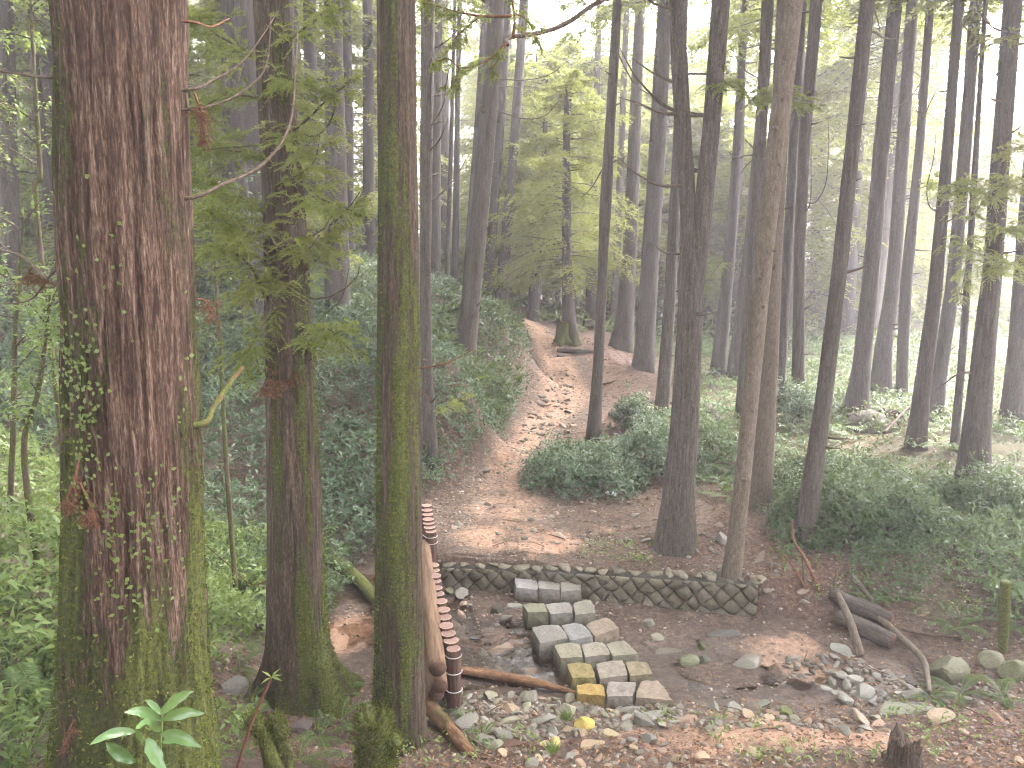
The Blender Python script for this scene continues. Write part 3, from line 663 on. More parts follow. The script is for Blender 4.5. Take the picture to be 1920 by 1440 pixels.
# the forked tree in the middle: one trunk, two stems
tree('dark forked trunk with two tall stems right of the path', [(1266,1025,82),(1270,960,64),(1284,800,54),(1291,650,48),(1296,540,50),(1292,430,32),(1284,300,30),(1274,150,32),(1268,0,28)],
     mat='bark', nu=64, nv=150, height=17, crown=0, flare=.10, fh=.3, lobes=5, ridge=.007, rfreq=34, moss=moss_low(.15, 2, .05, .15, .3), key='R6')
T6 = TREES['R6']
P2 = [at_Y(a, b, T6['Y']-.02*i) for i, (a, b) in enumerate([(1296,600),(1308,500),(1318,400),(1333,250),(1343,120),(1352,0),(1362,-160),(1372,-400)])]
R2_ = [w*.5*depth(p)/FPX for w, p in zip((30,34,33,31,32,34,28,14), P2)]
me = trunk_mesh('stem', P2, R2_, M['bark'], 36, 90, T6['base'], 0, .3, 4, .006, 34, 1.6, 77, moss_low(0, 1, .05))
link('stem', me, T6['root'])
# hazy trunks on the slope at the left and behind the slender cedar; each placed at its own distance
for k, lab, pts, Y, hh, cr in [
 ('H1','dark hazy trunk behind the leafy branches on the slope',[(632,500,50),(630,350,44),(628,200,38),(624,0,34)],15.0,16,1),
 ('H2','slim hazy trunk left of the pale trunk on the slope',[(655,470,24),(654,300,20),(652,120,18),(650,0,17)],20.0,16,2),
 ('H3','pale misty trunk next to the slender moss-patched cedar',[(691,470,25),(691,300,23),(690,120,21),(689,0,20)],21.0,17,0),
 ('H4','misty trunk behind the thin dark trunk on the bank',[(815,530,24),(816,400,21),(819,200,19),(822,0,17)],20.0,16,1),
 ('H5','pencil-thin misty trunk on the bank',[(838,520,10),(842,400,9),(848,200,8),(853,0,7)],18.5,12,None),
 ('H6','thin misty trunk on the bank nearest to the leaning trunk',[(853,525,15),(855,400,13),(858,200,11),(862,0,10)],22.0,14,2),
 ('H7','misty trunk half hidden behind the leaning one on the bank',[(878,520,22),(890,350,20),(903,150,17),(912,0,16)],21.0,22,0),
 ('H8','misty trunk seen between the two trunks at the top of the bank',[(915,560,22),(925,400,19),(940,220,17),(952,0,16)],22.0,22,1),
 ('H9','dim trunk high on the slope at the left edge of the view',[(20,420,34),(16,250,30),(12,0,26)],13.0,13,2),
 ('H10','dim trunk close beside the huge cedar on its left',[(92,400,24),(90,250,22),(88,0,20)],15.0,13,0),
 ('H11','dim trunk between the huge cedar and the mossy buttressed one',[(430,480,30),(428,250,26),(426,0,24)],16.5,15,1),
 ('H12','broad dim trunk right behind the mossy buttressed cedar',[(585,430,30),(583,250,27),(580,0,25)],19.0,16,2)]:
    tree(lab, pts, Y=Y, mat='bark_far', nu=22, nv=40, height=hh, crown=cr, key=k, ridge=.003)
# far trees that melt into the mist
SECT = [(105,'the left edge','the huge cedar'),(500,'the huge cedar','the buttressed cedar'),(705,'the buttressed cedar','the slender cedar'),(870,'the slender cedar','the leaning trunk'),
        (1000,'the leaning trunk','the path head'),(1125,'the head of the path','the knotted thin trunk'),(1285,'the knotted thin trunk','the forked trunk'),(1430,'the forked trunk','the knobby trunk'),
        (1560,'the knobby trunk','the dark leaning trunk'),(1640,'the dark leaning trunk','the root mound'),(1720,'the root mound','the bent-boughed trunk'),(1850,'the bent-boughed trunk','the thick right-hand trunk'),(9999,'the thick right-hand trunk','the edge')]
rf = random.Random(21); nf = 0; placed = [(t['base'][0], t['base'][1]) for t in TREES.values()]
while nf < 58:
    Y = 23.5 + 26*rf.random()**1.1; X = rf.uniform(-.72, .74)*Y
    if nf >= 44: Y = rf.uniform(11.5, 23); X = -Y*rf.uniform(.24, .72)
    if any((X-a)**2+(Y-b)**2 < 1.7 for a, b in placed): continue
    if Y < 30 and -1.5 < X < 3.4: continue
    placed.append((X, Y)); nf += 1
    gz = float(H(X, Y)); r = rf.uniform(.13, .27); hh = rf.uniform(13, 19); lx, ly = rf.uniform(-.03, .05), rf.uniform(-.03, .03)
    base = np.array([X, Y, gz]); root = empty('cedar_tree', tuple(base))
    pxx = 960+FPX*X/(Y*math.cos(PITCH)+2.5*math.sin(PITCH)); sec = next(((a, b) for lim, a, b in SECT if pxx < lim), SECT[-1][1:])
    how = ('thin ' if r < .17 else 'thick ' if r > .22 else '')+('faint grey trunk' if Y > 34 else 'hazy brown trunk' if Y > 23.5 else 'dim slope-side trunk')
    tag(root, '%s seen between %s and %s' % (how, *sec), 'tree', 'far trees in the mist')
    PP = [base+[0, 0, -.3], base+[0, 0, .5], base+[lx*hh*.5, ly*hh*.5, hh*.5], base+[lx*hh, ly*hh, hh]]
    link('trunk', trunk_mesh('trunk', PP, [r*1.1, r, r*.75, .03], M['bark_far'], 14, 22, base, .4, .35, 5, .0, 20, 1.6, nf, moss_low(.4, 1, 0)), root)
    ci = rf.choice([0, 1, 2, 0, 1, 2, 3, 4]) ; ch = hh*rf.uniform(.38, .6); s = ch/(9 if ci < 3 else 7); q = (hh-ch)/hh
    c = link('crown', (CROWN+CROWN_W)[ci][0], root, (lx*hh*q, ly*hh*q, hh-ch+.1), (-ly, lx, rf.random()*6.28), (s*1.15, s*1.15, s))
    link('branch_frame', (CROWN+CROWN_W)[ci][1], c)
ru = random.Random(17); MORE = []
SHADE = ['yellow-green', 'pale green', 'dull green', 'bright green']; FORM = ['airy', 'drooping', 'bushy', 'slender', 'ragged']
for i in range(26):
    px = 930+i*39+ru.uniform(-14, 14); Yu = ru.uniform(24.5, 40); sec = next((a, b) for lim, a, b in SECT if px < lim)
    if px > 1220 and i % 2: continue
    MORE.append((px, 620, Yu, ru.uniform(6, 11.5), ru.choice([3, 4, 3, 4, 0, 1]), '%s %s small tree between %s and %s' % (FORM[i % 5], SHADE[i % 4], *sec)))
for i in range(13):
    px = -20+i*56+ru.uniform(-16, 16); Yu = ru.uniform(13, 24); sec = next((a, b) for lim, a, b in SECT if px < lim)
    MORE.append((px, 500, Yu, ru.uniform(3.6, 7), ru.choice([3, 4, 0, 1]), '%s %s slope-side tree between %s and %s' % (FORM[(i+2) % 5], SHADE[(i+1) % 4], *sec)))
# low leafy understorey trees that close the view above the head of the path
for i, (px, py, Y, hh, ci, lab) in enumerate([
  (1005,600,27,7.5,3,'bright yellow-green bushy tree straight above the head of the path'),(1075,600,29,9.5,4,'tall yellow-green leafy tree right of the head of the path'),
  (1045,600,33,10.5,3,'pale leafy tree deep behind the head of the path'),(960,590,30,8,4,'low pale leafy tree behind the trunks on top of the bank'),
  (1320,640,31,7.5,3,'low green tree glimpsed between the forked trunk and its neighbours'),(1470,640,33,8.5,4,'leafy tree glowing between the pale trunks'),
  (1560,640,30,6.5,0,'small dark conifer right of the dark leaning trunk'),(1690,640,32,7,4,'small hazy leafy tree behind the fern slope'),(1840,640,31,7.5,3,'hazy leafy tree behind the thick right-hand trunk'),
  (1140,620,36,10,4,'pale leafy tree behind the thin knotted trunk'),(740,520,26,7,0,'dark bushy conifer on the slope behind the slender cedar'),(560,430,24,7.5,1,'dusky bushy conifer above the left slope')]+MORE):
    q = at_Y(px, py, Y); gz = float(H(q[0], Y)); base = np.array([q[0], Y, gz]); root = empty('understorey_tree', tuple(base))
    tag(root, lab, 'tree', 'leafy understorey trees')
    link('trunk', trunk_mesh('trunk', [base+[0,0,-.2], base+[0,0,hh*.5], base+[.1,0,hh]], [.11,.08,.02], M['bark_far'], 10, 16, base, .3, .3, 4, 0, 20, 1.6, i+400), root)
    ch = hh*.86; s = ch/(9 if ci < 3 else 7)
    c = link('crown', (CROWN+CROWN_W)[ci][0], root, (0, 0, hh-ch), (0, 0, i*1.3), (s*1.5, s*1.5, s)); link('branch_frame', (CROWN+CROWN_W)[ci][1], c)

# ------------------------------------------------------------------ branches
def br(key, px, r0, r1, **kw): return limb(TREES[key], px, r0, r1, **kw)
# bare boughs of the huge cedar
br('L1', [(356,372),(420,345),(480,318),(525,272),(548,215),(555,110),(558,60)], .010, .004, dy=.7, mat='branch_dead')
br('L1', [(352,168),(400,150),(450,120),(490,70),(522,20)], .008, .003, dy=.8, mat='branch_dead')
br('L1', [(354,205),(420,190),(470,160),(500,120),(508,30)], .007, .003, dy=.6, mat='branch_dead')
br('L1', [(352,40),(395,50),(430,35)], .007, .003, dy=.3, mat='branch_brown')
br('L1', [(110,146),(60,142),(0,133),(-60,120)], .008, .004, dy=.3)
br('L1', [(122,540),(80,515),(40,480),(0,468),(-50,440)], .010, .004, dy=.5)
br('L1', [(372,797),(400,765),(430,720),(455,690)], .018, .012, dy=.6, mat='branch_brown', moss=.55, nu=10)
br('L1', [(118,500),(60,560),(10,570)], .007, .003, dy=.4)
# leafy boughs of the buttressed cedar: wood and feathery sprays
def leafy(key, px, r0, dy, k, ln, seed, tone=None, mat='needles', wood='branch_dead', moss=.2, nl=.045, K=24, nw=.007, up=.1):
    o, P = br(key, px, r0, .003, dy=dy, mat=wood, moss=moss)
    acc = Acc(); rng = np.random.default_rng(seed); C = catmull(P, 14)
    spray(acc, C, ln*1.25, int(k*1.9), rng, nl, nw*1.25, K, .6, tone, .35, up)
    link('foliage', acc.mesh('foliage', M[mat]), o); return o
i = 0
for px, r0, dy, k, ln, tone, mt in [
  ([(540,640),(500,560),(470,500),(430,470),(385,460)],.02,-.5,22,.34,.5,'needles'),([(545,560),(580,500),(630,450),(680,360)],.014,-.4,14,.24,.7,'needles'),
  ([(535,520),(480,480),(430,420),(390,400)],.016,-.3,24,.34,.55,'needles'),([(530,430),(470,380),(420,360),(380,330)],.014,-.4,22,.32,.35,'needles'),
  ([(532,400),(580,370),(620,380),(660,395)],.013,-.5,16,.26,.8,'needles'),([(525,330),(470,290),(410,280),(370,270)],.013,-.3,22,.32,.3,'needles'),
  ([(520,260),(570,230),(610,190),(655,155)],.013,-.4,16,.26,.75,'needles'),([(515,200),(460,180),(400,190),(365,215)],.012,-.3,20,.32,.4,'needles'),
  ([(512,130),(450,90),(400,60),(370,30)],.012,-.3,20,.30,.5,'needles'),([(512,100),(560,60),(600,30),(625,-10)],.012,-.3,18,.28,.8,'needles'),
  ([(545,600),(590,610),(620,620),(660,660)],.013,-.6,14,.22,.85,'needles'),([(548,660),(600,640),(640,620)],.010,-.6,10,.20,.95,'needles'),
  ([(540,560),(500,600),(470,650),(450,700)],.010,-.4,18,.28,.45,'needles'),([(535,480),(575,470),(600,440)],.012,-.5,14,.28,.55,'needles_warm'),
  ([(540,590),(520,540),(490,530),(450,545)],.010,-.5,14,.26,.4,'needles_warm'),([(525,350),(560,330),(590,300),(600,250)],.010,-.4,14,.28,.5,'needles_warm'),
  ([(530,450),(500,430),(470,440),(440,455)],.010,-.6,14,.26,.5,'needles_warm'),([(548,700),(520,720),(500,740)],.007,-.6,8,.18,.3,'needles_dead'),
  ([(515,170),(545,150),(575,160)],.010,-.5,12,.26,.4,'needles'),([(520,280),(540,260),(560,280)],.010,-.6,12,.24,.6,'needles')]:
    leafy('L2', px, r0, dy, k, ln, 300+i, tone, mt, moss=.45 if i % 3 == 0 else .15); i += 1
# pale curling bare twigs of the same tree
for px in [[(545,690),(590,670),(610,640),(600,600),(640,560),(655,500)],[(540,470),(590,440),(640,405),(675,360)],[(530,260),(590,255),(620,225),(628,175),(605,145)],
           [(545,550),(600,560),(640,545),(668,520),(674,500)],[(540,600),(500,690),(440,720),(400,690)],[(525,270),(450,275),(372,282)],[(540,455),(480,450),(455,430)]]:
    br('L2', px, .010, .003, dy=-.5, mat='branch_grey' if 'branch_grey' in M else 'branch_dead', moss=.5)
br('L2', [(505,1090),(470,1095),(430,1060),(385,1022)], .006, .003, dy=-.4, mat='branch_brown')
# twigs and snags of the slender cedar
br('L3', [(790,690),(830,683),(860,670),(888,655)], .009, .004, dy=-.1, mat='branch_brown', moss=.15)
br('L3', [(790,735),(802,748),(812,756)], .006, .003, dy=-.2, mat='branch_brown')
leafy('T4', [(815,770),(838,762),(860,752),(885,735)], .006, -.8, 12, .22, 350, .8, moss=0)
# dead upswept branches of the trunks behind
for key, pts in [('T4',[[(812,375),(845,345),(865,315),(873,300)],[(806,290),(825,260),(840,222)],[(812,180),(840,172),(850,165)],[(808,250),(830,200),(838,150),(860,60)],[(806,330),(822,325)],[(815,90),(840,75),(868,45)]]),
                 ('T5',[[(935,148),(985,150),(1030,140),(1064,115)],[(930,207),(980,222),(1020,218),(1049,187)],[(928,232),(955,236)],[(925,330),(945,325)],[(937,162),(985,163)]]),
                 ('R6',[[(1275,215),(1235,190),(1190,140),(1162,90)],[(1275,214),(1240,212),(1200,195),(1160,182)],[(1272,160),(1230,140),(1185,110)],[(1285,347),(1240,348),(1200,330),(1158,295)],[(1278,476),(1245,473),(1215,450)],[(1262,20),(1230,8),(1195,-15)],
                         [(1310,320),(1290,312),(1270,290)],[(1322,216),(1300,212),(1275,205)],[(1300,540),(1285,525),(1283,500)]]),
                 ('R1',[[(1150,90),(1185,150),(1215,175),(1262,185)],[(1140,300),(1110,350),(1090,370)]]),
                 ('R11',[[(1425,150),(1395,130),(1368,85)],[(1420,290),(1395,292),(1368,296)],[(1418,290),(1400,310),(1385,330)]]),
                 ('R13',[[(1512,380),(1530,378),(1548,345),(1553,290),(1553,230)],[(1508,400),(1519,380),(1521,280)]]),
                 ('R15',[[(1640,60),(1655,70),(1678,72),(1682,65)],[(1612,235),(1624,232)],[(1628,0),(1642,25),(1650,60)],[(1580,420),(1590,418)]]),
                 ('R16',[[(1668,205),(1700,190),(1730,150),(1745,120)],[(1660,250),(1690,245),(1715,225)]]),
                 ('R18',[[(1722,180),(1740,100),(1760,60)],[(1726,240),(1745,190),(1770,150)]]),
                 ('R19',[[(1755,395),(1742,385),(1738,350),(1750,300),(1755,250)]]),
                 ('R22',[[(1868,140),(1890,120),(1925,105)],[(1885,60),(1860,50),(1835,20)],[(1800,700),(1770,720),(1740,745)]]),
                 ('R9',[[(1440,290),(1430,297)],[(1448,470),(1455,472)],[(1425,570),(1433,568)],[(1420,512),(1432,518)]])]:
    for q, px in enumerate(pts):
        br(key, px, .022 if key == 'R6' else .016, .005, dy=(-1)**q*.5, mat='branch_dead', moss=.25 if key in ('R6',) else .1)
# knobs on the thin trunk behind the wall
T9 = TREES['R9']; kV, kF = rock_V(5, 2, 3, 1, 1, 1, .1)
kme = mesh_np('knob', kV, kF, [M['bark_grey']], True, dict(moss=np.zeros(len(kV)), bright=np.zeros(len(kV))))
for (x, y) in [(1440,470),(1423,520),(1432,575),(1462,310),(1455,240),(1446,425),(1470,120),(1466,185),(1408,700),(1395,900),(1412,770)]:
    p = at_Y(x, y, T9['Y']-.09); link('knob', kme, T9['root'], tuple(p-T9['base']), (0, 0, x), (.035, .03, .03))
# the long brown bough that crosses the top of the view, with hanging sprays
o, P = br('R6', [(1300,-60),(1230,-30),(1130,0),(1060,45),(1010,62),(965,68),(947,76),(952,84)], .026, .014, dy=-3.4, mat='branch_dead', nv=40, nu=10, from_trunk=False)
for kk, (px, r0, k, ln, tn) in enumerate([([(950,80),(930,100),(900,120),(862,130)],.012,14,.20,.6),([(962,70),(965,40),(962,10),(955,-20)],.012,10,.22,.5),
      ([(950,78),(935,110),(920,130)],.008,6,.14,.3),([(862,130),(840,110),(815,120)],.006,10,.16,.85),([(862,130),(850,160),(838,175)],.006,6,.12,.3),
      ([(960,30),(900,30),(850,20),(800,5)],.012,24,.26,.55),([(965,25),(990,40),(1005,75)],.008,8,.18,.4),([(900,30),(870,55),(850,75)],.008,10,.2,.5)]):
    Yb = TREES['R6']['Y']-3.4; Pp = np.array([at_Y(a, b, Yb) for a, b in px])-T6['base']
    t = link('twig', tube_mesh('twig', Pp, [r0, .004], M['branch_brown'], 6, 14, 0, .1, kk), T6['root'])
    acc = Acc(); spray(acc, catmull(Pp, 12), ln, k, np.random.default_rng(900+kk), .04, .006, 22, .6, tn, .3, 0.0)
    link('foliage', acc.mesh('foliage', M['needles']), t)
# green sprays on the trees at the right
for kk, (key, px, k, ln, tn, dy, mt) in enumerate([
  ('R6',[(1345,140),(1360,155),(1385,170),(1410,190)],14,.26,.6,-.4,'needles'),('R10',[(1450,180),(1470,175),(1490,190),(1520,195)],20,.28,.75,-1.0,'needles'),('R10',[(1455,200),(1440,190),(1425,180)],10,.2,.7,-1.0,'needles'),
  ('R22',[(1866,380),(1840,360),(1810,350),(1780,345)],22,.36,.5,-1.2,'needles'),('R22',[(1868,370),(1900,350),(1930,340)],22,.4,.7,-1.2,'needles_warm'),('R22',[(1860,440),(1890,430),(1925,420)],22,.4,.6,-1.0,'needles'),
  ('R22',[(1862,500),(1845,480),(1820,470),(1800,440)],16,.32,.4,-1.0,'needles'),('R22',[(1860,520),(1890,500),(1930,480)],18,.36,.8,-1.0,'needles'),('R22',[(1875,300),(1900,280),(1930,270)],14,.36,.6,-1.0,'needles_warm'),
  ('R21',[(1815,480),(1808,520),(1800,560)],14,.2,.8,-.2,'needles'),('R21',[(1818,420),(1828,400),(1840,380)],12,.2,.7,-.2,'needles'),
  ('R22',[(1895,60),(1880,75),(1850,65)],8,.3,.4,-.8,'needles_warm'),('R20',[(1800,420),(1770,360),(1755,330)],14,.34,.5,-.5,'needles'),
  ('R7',[(1370,480),(1345,500),(1320,540)],16,.4,.3,-.3,'needles'),('R5',[(1268,300),(1290,340),(1310,350)],12,.34,.3,.8,'needles')]):
    leafy(key, px, .012, dy, k, ln, 600+kk, tn, mt, moss=0, nl=.05, nw=.009, K=20)
# creeper leaves and hanging dead sprays on the huge cedar
T1 = TREES['L1']; acc = Acc(); rr = np.random.default_rng(4); cp = []
for (x, y, sx, sy, n) in [(212,640,16,30,44),(222,700,22,40,60),(228,760,14,30,26),(228,860,16,40,34),(275,900,5,50,16),(280,960,6,40,14),(225,930,10,20,10),(300,1000,30,60,40),(330,940,20,60,40),(210,1110,90,60,16),(320,1060,25,40,26),(150,500,3,3,1),(245,470,20,60,10),(270,560,30,60,8),(360,720,8,60,8)]:
    for _ in range(n): cp.append((rr.normal(x, sx), rr.normal(y, sy)))
Pn = []; Nn = []
for (x, y) in cp:
    a, r = axis_at(T1, y) if False else (at_Y(np.interp(y, [0,450,900,1250,1440],[225,240,254,257,258]), y, 3.5), np.interp(y, [0,450,900,1250,1440],[120,120,124,134,150])*.5*0+np.interp(y, [0,450,900,1250,1440],[120,120,124,134,150])*3.75/FPX)
    u = np.clip((x-np.interp(y, [0,450,900,1250,1440],[225,240,254,257,258]))/FPX*3.75/r, -.93, .93)
    nv_ = np.array([u, -math.sqrt(1-u*u), 0]); Pn.append(a+nv_*(r*1.03+.012)); Nn.append(nv_)
Pn = np.array(Pn); Nn = np.array(Nn)
tang = nrm(np.cross(Nn, [0, 0, 1.0])); an = rr.random(len(Pn))*6.28
D = tang*np.cos(an)[:, None]+np.array([0, 0, 1.0])*np.sin(an)[:, None]-np.array([0, 0, .3])+Nn*.25
leaves(acc, Pn-T1['base'], D, Nn, rr.uniform(.014, .032, len(Pn)), rr.uniform(.012, .022, len(Pn)), .1, .1)
tag(link('creeper_leaves', acc.mesh('creeper_leaves', M['leaf_light']), T1['root']), kind='stuff')
def tufts(T, name, px_fn, n, seed, mat='moss_tuft', ln=(.012, .03)):
    """short moss tufts standing off a trunk"""
    rr = np.random.default_rng(seed); acc = Acc(); tm = [c for c in T['root'].children if c.name.startswith('trunk')][0].data
    nv_ = len(tm.vertices); co = np.empty(nv_*3, np.float32); tm.vertices.foreach_get('co', co); co = co.reshape(-1, 3)
    no = np.empty(nv_*3, np.float32); tm.vertices.foreach_get('normal', no); no = no.reshape(-1, 3)
    ms = np.empty(nv_, np.float32); tm.attributes['moss'].data.foreach_get('value', ms)
    ok = np.where((ms > .5) & (co[:, 2] < 4.2) & (no[:, 1] < .35))[0]; w = ms[ok]**2; k = rr.choice(ok, n, p=w/w.sum())
    P = co[k]; Nr = no[k]; m = 1
    D = nrm(Nr*rr.uniform(.3, 1, (n, 1)) + rr.normal(size=(n, 3))*.6 + np.array([0, 0, -.25]))
    leaves(acc, P, D, nrm(rr.normal(size=(n, 3))), rr.uniform(*ln, n), rr.uniform(.006, .012, n), .2, .3, None, False)
    tag(link(name, acc.mesh(name, M[mat]), T['root']), kind='stuff')
tufts(TREES['L1'], 'moss_cushion', None, 9000, 5); tufts(TREES['L2'], 'moss_cushion', None, 5000, 6); tufts(TREES['L3'], 'moss_cushion', None, 5000, 7, ln=(.01, .025))
for kk, (px, n) in enumerate([([(150,850),(140,900),(128,940),(160,960)],26),([(150,905),(170,950),(180,975)],16),([(140,1310),(140,1350),(125,1390)],26),([(365,175),(378,215),(380,260)],30),([(60,500),(55,510),(75,520)],16),([(368,560),(385,565),(398,590)],10)]):
    Pp = np.array([at_Y(a, b, 3.18 if 100 < a < 360 else 3.5) for a, b in px])-T1['base']
    t = link('dead_twig', tube_mesh('dead_twig', Pp, [.006, .003], M['branch_brown'], 5, 10, 0, .1, kk), T1['root'])
    acc = Acc(); spray(acc, catmull(Pp, 10), .09, n, np.random.default_rng(70+kk), .022, .004, 12, .8, .4, .4, -.3)
    link('dead_needles', acc.mesh('dead_needles', M['needles_dead']), t)

# unseen cedars added beside and behind the viewpoint to cut frontal light
rb = random.Random(5); nb_ = 0; pb = []
EX = [(11.3,8.2),(13.8,14.5),(15,17.5)]
while nb_ < 16:
    X = rb.uniform(-15, 15); Y = rb.uniform(-13, 10)
    if EX: X, Y = EX.pop()
    if Y > -1 and abs(X) < .74*Y+2.2 or X*X+Y*Y < 7 or any((X-a)**2+(Y-b)**2 < 7 for a, b in pb): continue
    pb.append((X, Y)); nb_ += 1; gz = float(H(X, Y)); base = np.array([X, Y, gz]); root = empty('cedar_tree', tuple(base)); hh = rb.uniform(14, 18); r = rb.uniform(.17, .3)
    tag(root, 'unseen cedar added beside or behind the viewpoint to shade the foreground', 'tree', 'added cedars round the viewpoint')
    link('trunk', trunk_mesh('trunk', [base-[0,0,.3], base+[0,0,.6], base+[0,0,hh*.5], base+[0,0,hh]], [r*1.15, r, r*.75, .03], M['bark'], 18, 24, base, .4, .35, 5, .003, 20, 1.6, 900+nb_), root)
    ch = hh*.62; s = ch/9; c = link('crown', (CROWN_D[nb_ % 3] if X > -4 else CROWN[nb_ % 3])[0], root, (0, 0, hh-ch), (0, 0, rb.random()*6.28), (s*1.7, s*1.7, s)); link('branch_frame', (CROWN_D[nb_ % 3] if X > -4 else CROWN[nb_ % 3])[1], c)

# short dead stubs left on the trunks where branches broke off
sV, sF = tube([np.zeros(3), np.array([.5, 0, .12]), np.array([1.0, 0, .35])], [.11, .07, .03], 6, 6, .2, 3)
sme = mesh_np('branch_stub', sV, sF, [M['branch_dead']], True, dict(moss=np.zeros(len(sV)), bright=np.zeros(len(sV)), tint=np.zeros(len(sV)))); rs_ = random.Random(9)
for k in ('T4','T5','R1','R3','R4','R5','R6','R7','R10','R11','R12','R13','R15','R16','R17','R18','R19','R20','R22'):
    T = TREES[k]
    for q in range(9):
        z = T['base'][2]+rs_.uniform(.9, 8.0); P_ = np.array([np.interp(z, T['P'][:, 2], T['P'][:, i]) for i in range(3)]); r_ = float(np.interp(z, T['P'][:, 2], T['R'])); a = rs_.uniform(-2.6, .6) if q % 4 else rs_.random()*6.28; L_ = rs_.uniform(.06, .32)
        link('branch_stub', sme, T['root'], tuple(P_-T['base']+np.array([math.cos(a), math.sin(a), 0])*r_*.85), (0, rs_.uniform(-.4, .3), a), (L_, L_*.0+.12, .12+L_*.3))
# ------------------------------------------------------------------ stepping stones (three blocks to a row, six rows)
def sharp(me, a=32):
    me.set_sharp_from_angle(angle=math.radians(a)); return me
def zq(u, v): return (950+u/4.0, 1060+v/4.0)
ROWS = [
 [[(58,82),(228,100),(235,180),(68,165)], [(238,105),(398,103),(402,185),(240,182)], [(405,108),(548,100),(562,178),(406,186)]],
 [[(122,285),(275,280),(312,355),(158,352)], [(286,285),(470,275),(498,350),(330,362)], [(498,275),(630,262),(668,350),(510,365)]],
 [[(185,455),(395,440),(465,548),(250,580)], [(408,432),(570,422),(652,538),(480,575)], [(588,428),(745,390),(845,480),(662,525)]],
 [[(352,590),(545,590),(575,685),(405,690)], [(552,585),(720,572),(783,665),(590,687)], [(742,580),(880,560),(990,665),(796,682)]],
 [[(448,740),(632,732),(672,830),(490,842)], [(665,725),(870,720),(912,825),(700,842)], [(888,718),(1050,720),(1100,810),(925,830)]],
 [[(525,878),(722,885),(740,985),(528,965)], [(755,875),(975,870),(950,975),(750,985)], [(1000,870),(1130,865),(1250,1010),(968,985)]]]
ROWN = ['row closest to the stone wall', 'second row from the stone wall', 'third row from the stone wall', 'third row from the near bank', 'second row from the near bank', 'row closest to the near bank']
COLN = ['left', 'middle', 'right']
GREY = [(.27,.255,.235), (.25,.24,.245), (.30,.26,.21), (.24,.235,.20)]
SCOL = {(0,0):(.34,.33,.34,.1),(0,1):(.28,.265,.25,.05),(0,2):(.30,.28,.25,.05),(1,0):(.26,.265,.19,.25),(1,1):(.29,.28,.27,.1),(1,2):(.28,.27,.23,.1),
        (2,0):(.29,.28,.265,.2),(2,1):(.29,.29,.30,.05),(2,2):(.33,.27,.22,.1),(3,0):(.32,.30,.23,.25),(3,1):(.33,.30,.26,.1),(3,2):(.28,.265,.21,.15),
        (4,0):(.30,.24,.115,.38),(4,1):(.34,.30,.26,.12),(4,2):(.28,.24,.165,.2),(5,0):(.44,.31,.11,.2),(5,1):(.33,.295,.28,.1),(5,2):(.33,.27,.22,.2)}
LOOK = {(4,0):'moss-edged ochre block', (5,0):'bright yellow block', (0,0):'pale worn block', (2,2):'pinkish tapered block', (5,2):'broad pinkish block', (3,0):'pale green-sided block'}
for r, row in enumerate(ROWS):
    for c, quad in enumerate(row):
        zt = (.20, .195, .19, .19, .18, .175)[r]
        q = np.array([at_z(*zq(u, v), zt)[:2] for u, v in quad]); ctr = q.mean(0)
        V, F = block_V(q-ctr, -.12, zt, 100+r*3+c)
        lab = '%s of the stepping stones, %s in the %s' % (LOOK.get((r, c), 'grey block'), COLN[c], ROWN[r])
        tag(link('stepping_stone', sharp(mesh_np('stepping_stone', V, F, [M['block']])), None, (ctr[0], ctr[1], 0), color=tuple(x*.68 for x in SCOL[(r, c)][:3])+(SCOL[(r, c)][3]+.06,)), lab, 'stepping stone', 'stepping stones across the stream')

# ------------------------------------------------------------------ stone retaining wall of diagonal stones
wroot = empty('stone_wall', (float(WX0), float(wallY(WX0)), 0)); wb = np.array([WX0, wallY(WX0), 0])
tag(wroot, 'low retaining wall of dark diagonal stones behind the stepping stones', 'wall')
Lw = WX1-WX0
def clip(poly, a, b, c):
    out = []
    for i in range(len(poly)):
        p, q = poly[i], poly[(i+1) % len(poly)]; dp = a*p[0]+b*p[1]-c; dq = a*q[0]+b*q[1]-c
        if dp <= 0: out.append(p)
        if dp*dq < 0: t = dp/(dp-dq); out.append((p[0]+(q[0]-p[0])*t, p[1]+(q[1]-p[1])*t))
    return out
rw = np.random.default_rng(8)
def wtop(u): return float(np.interp(u, [0, Lw*.3, Lw], [.29, .31, .42]))
core = Acc(); xs = np.linspace(WX0, WX1, 40); ys = wallY(xs)
Vc = []
for x, y in zip(xs, ys):
    zt = wtop(x-WX0)-.005; Vc += [(x, y+.0, -.2), (x, y+.0, zt), (x, y+.3, zt), (x, y+.3, -.2)]
Vc = np.array(Vc)-wb; Fc = []
for i in range(39):
    a = i*4; Fc += [[a, a+4, a+5, a+1], [a+1, a+5, a+6, a+2]]
Fc += [[39*4, 39*4+3, 39*4+2, 39*4+1], [0, 1, 2, 3]]
link('mortar_core', mesh_np('mortar_core', Vc, np.array(Fc), [M['mortar']], False), wroot)
S = .21; nxk = int(Lw/S)+3; PT = {}
for i in range(-1, nxk*2+2):
    for j in range(-3, 6): PT[(i, j)] = (i*S/2 + rw.normal()*.014, j*S/2 + rw.normal()*.014)
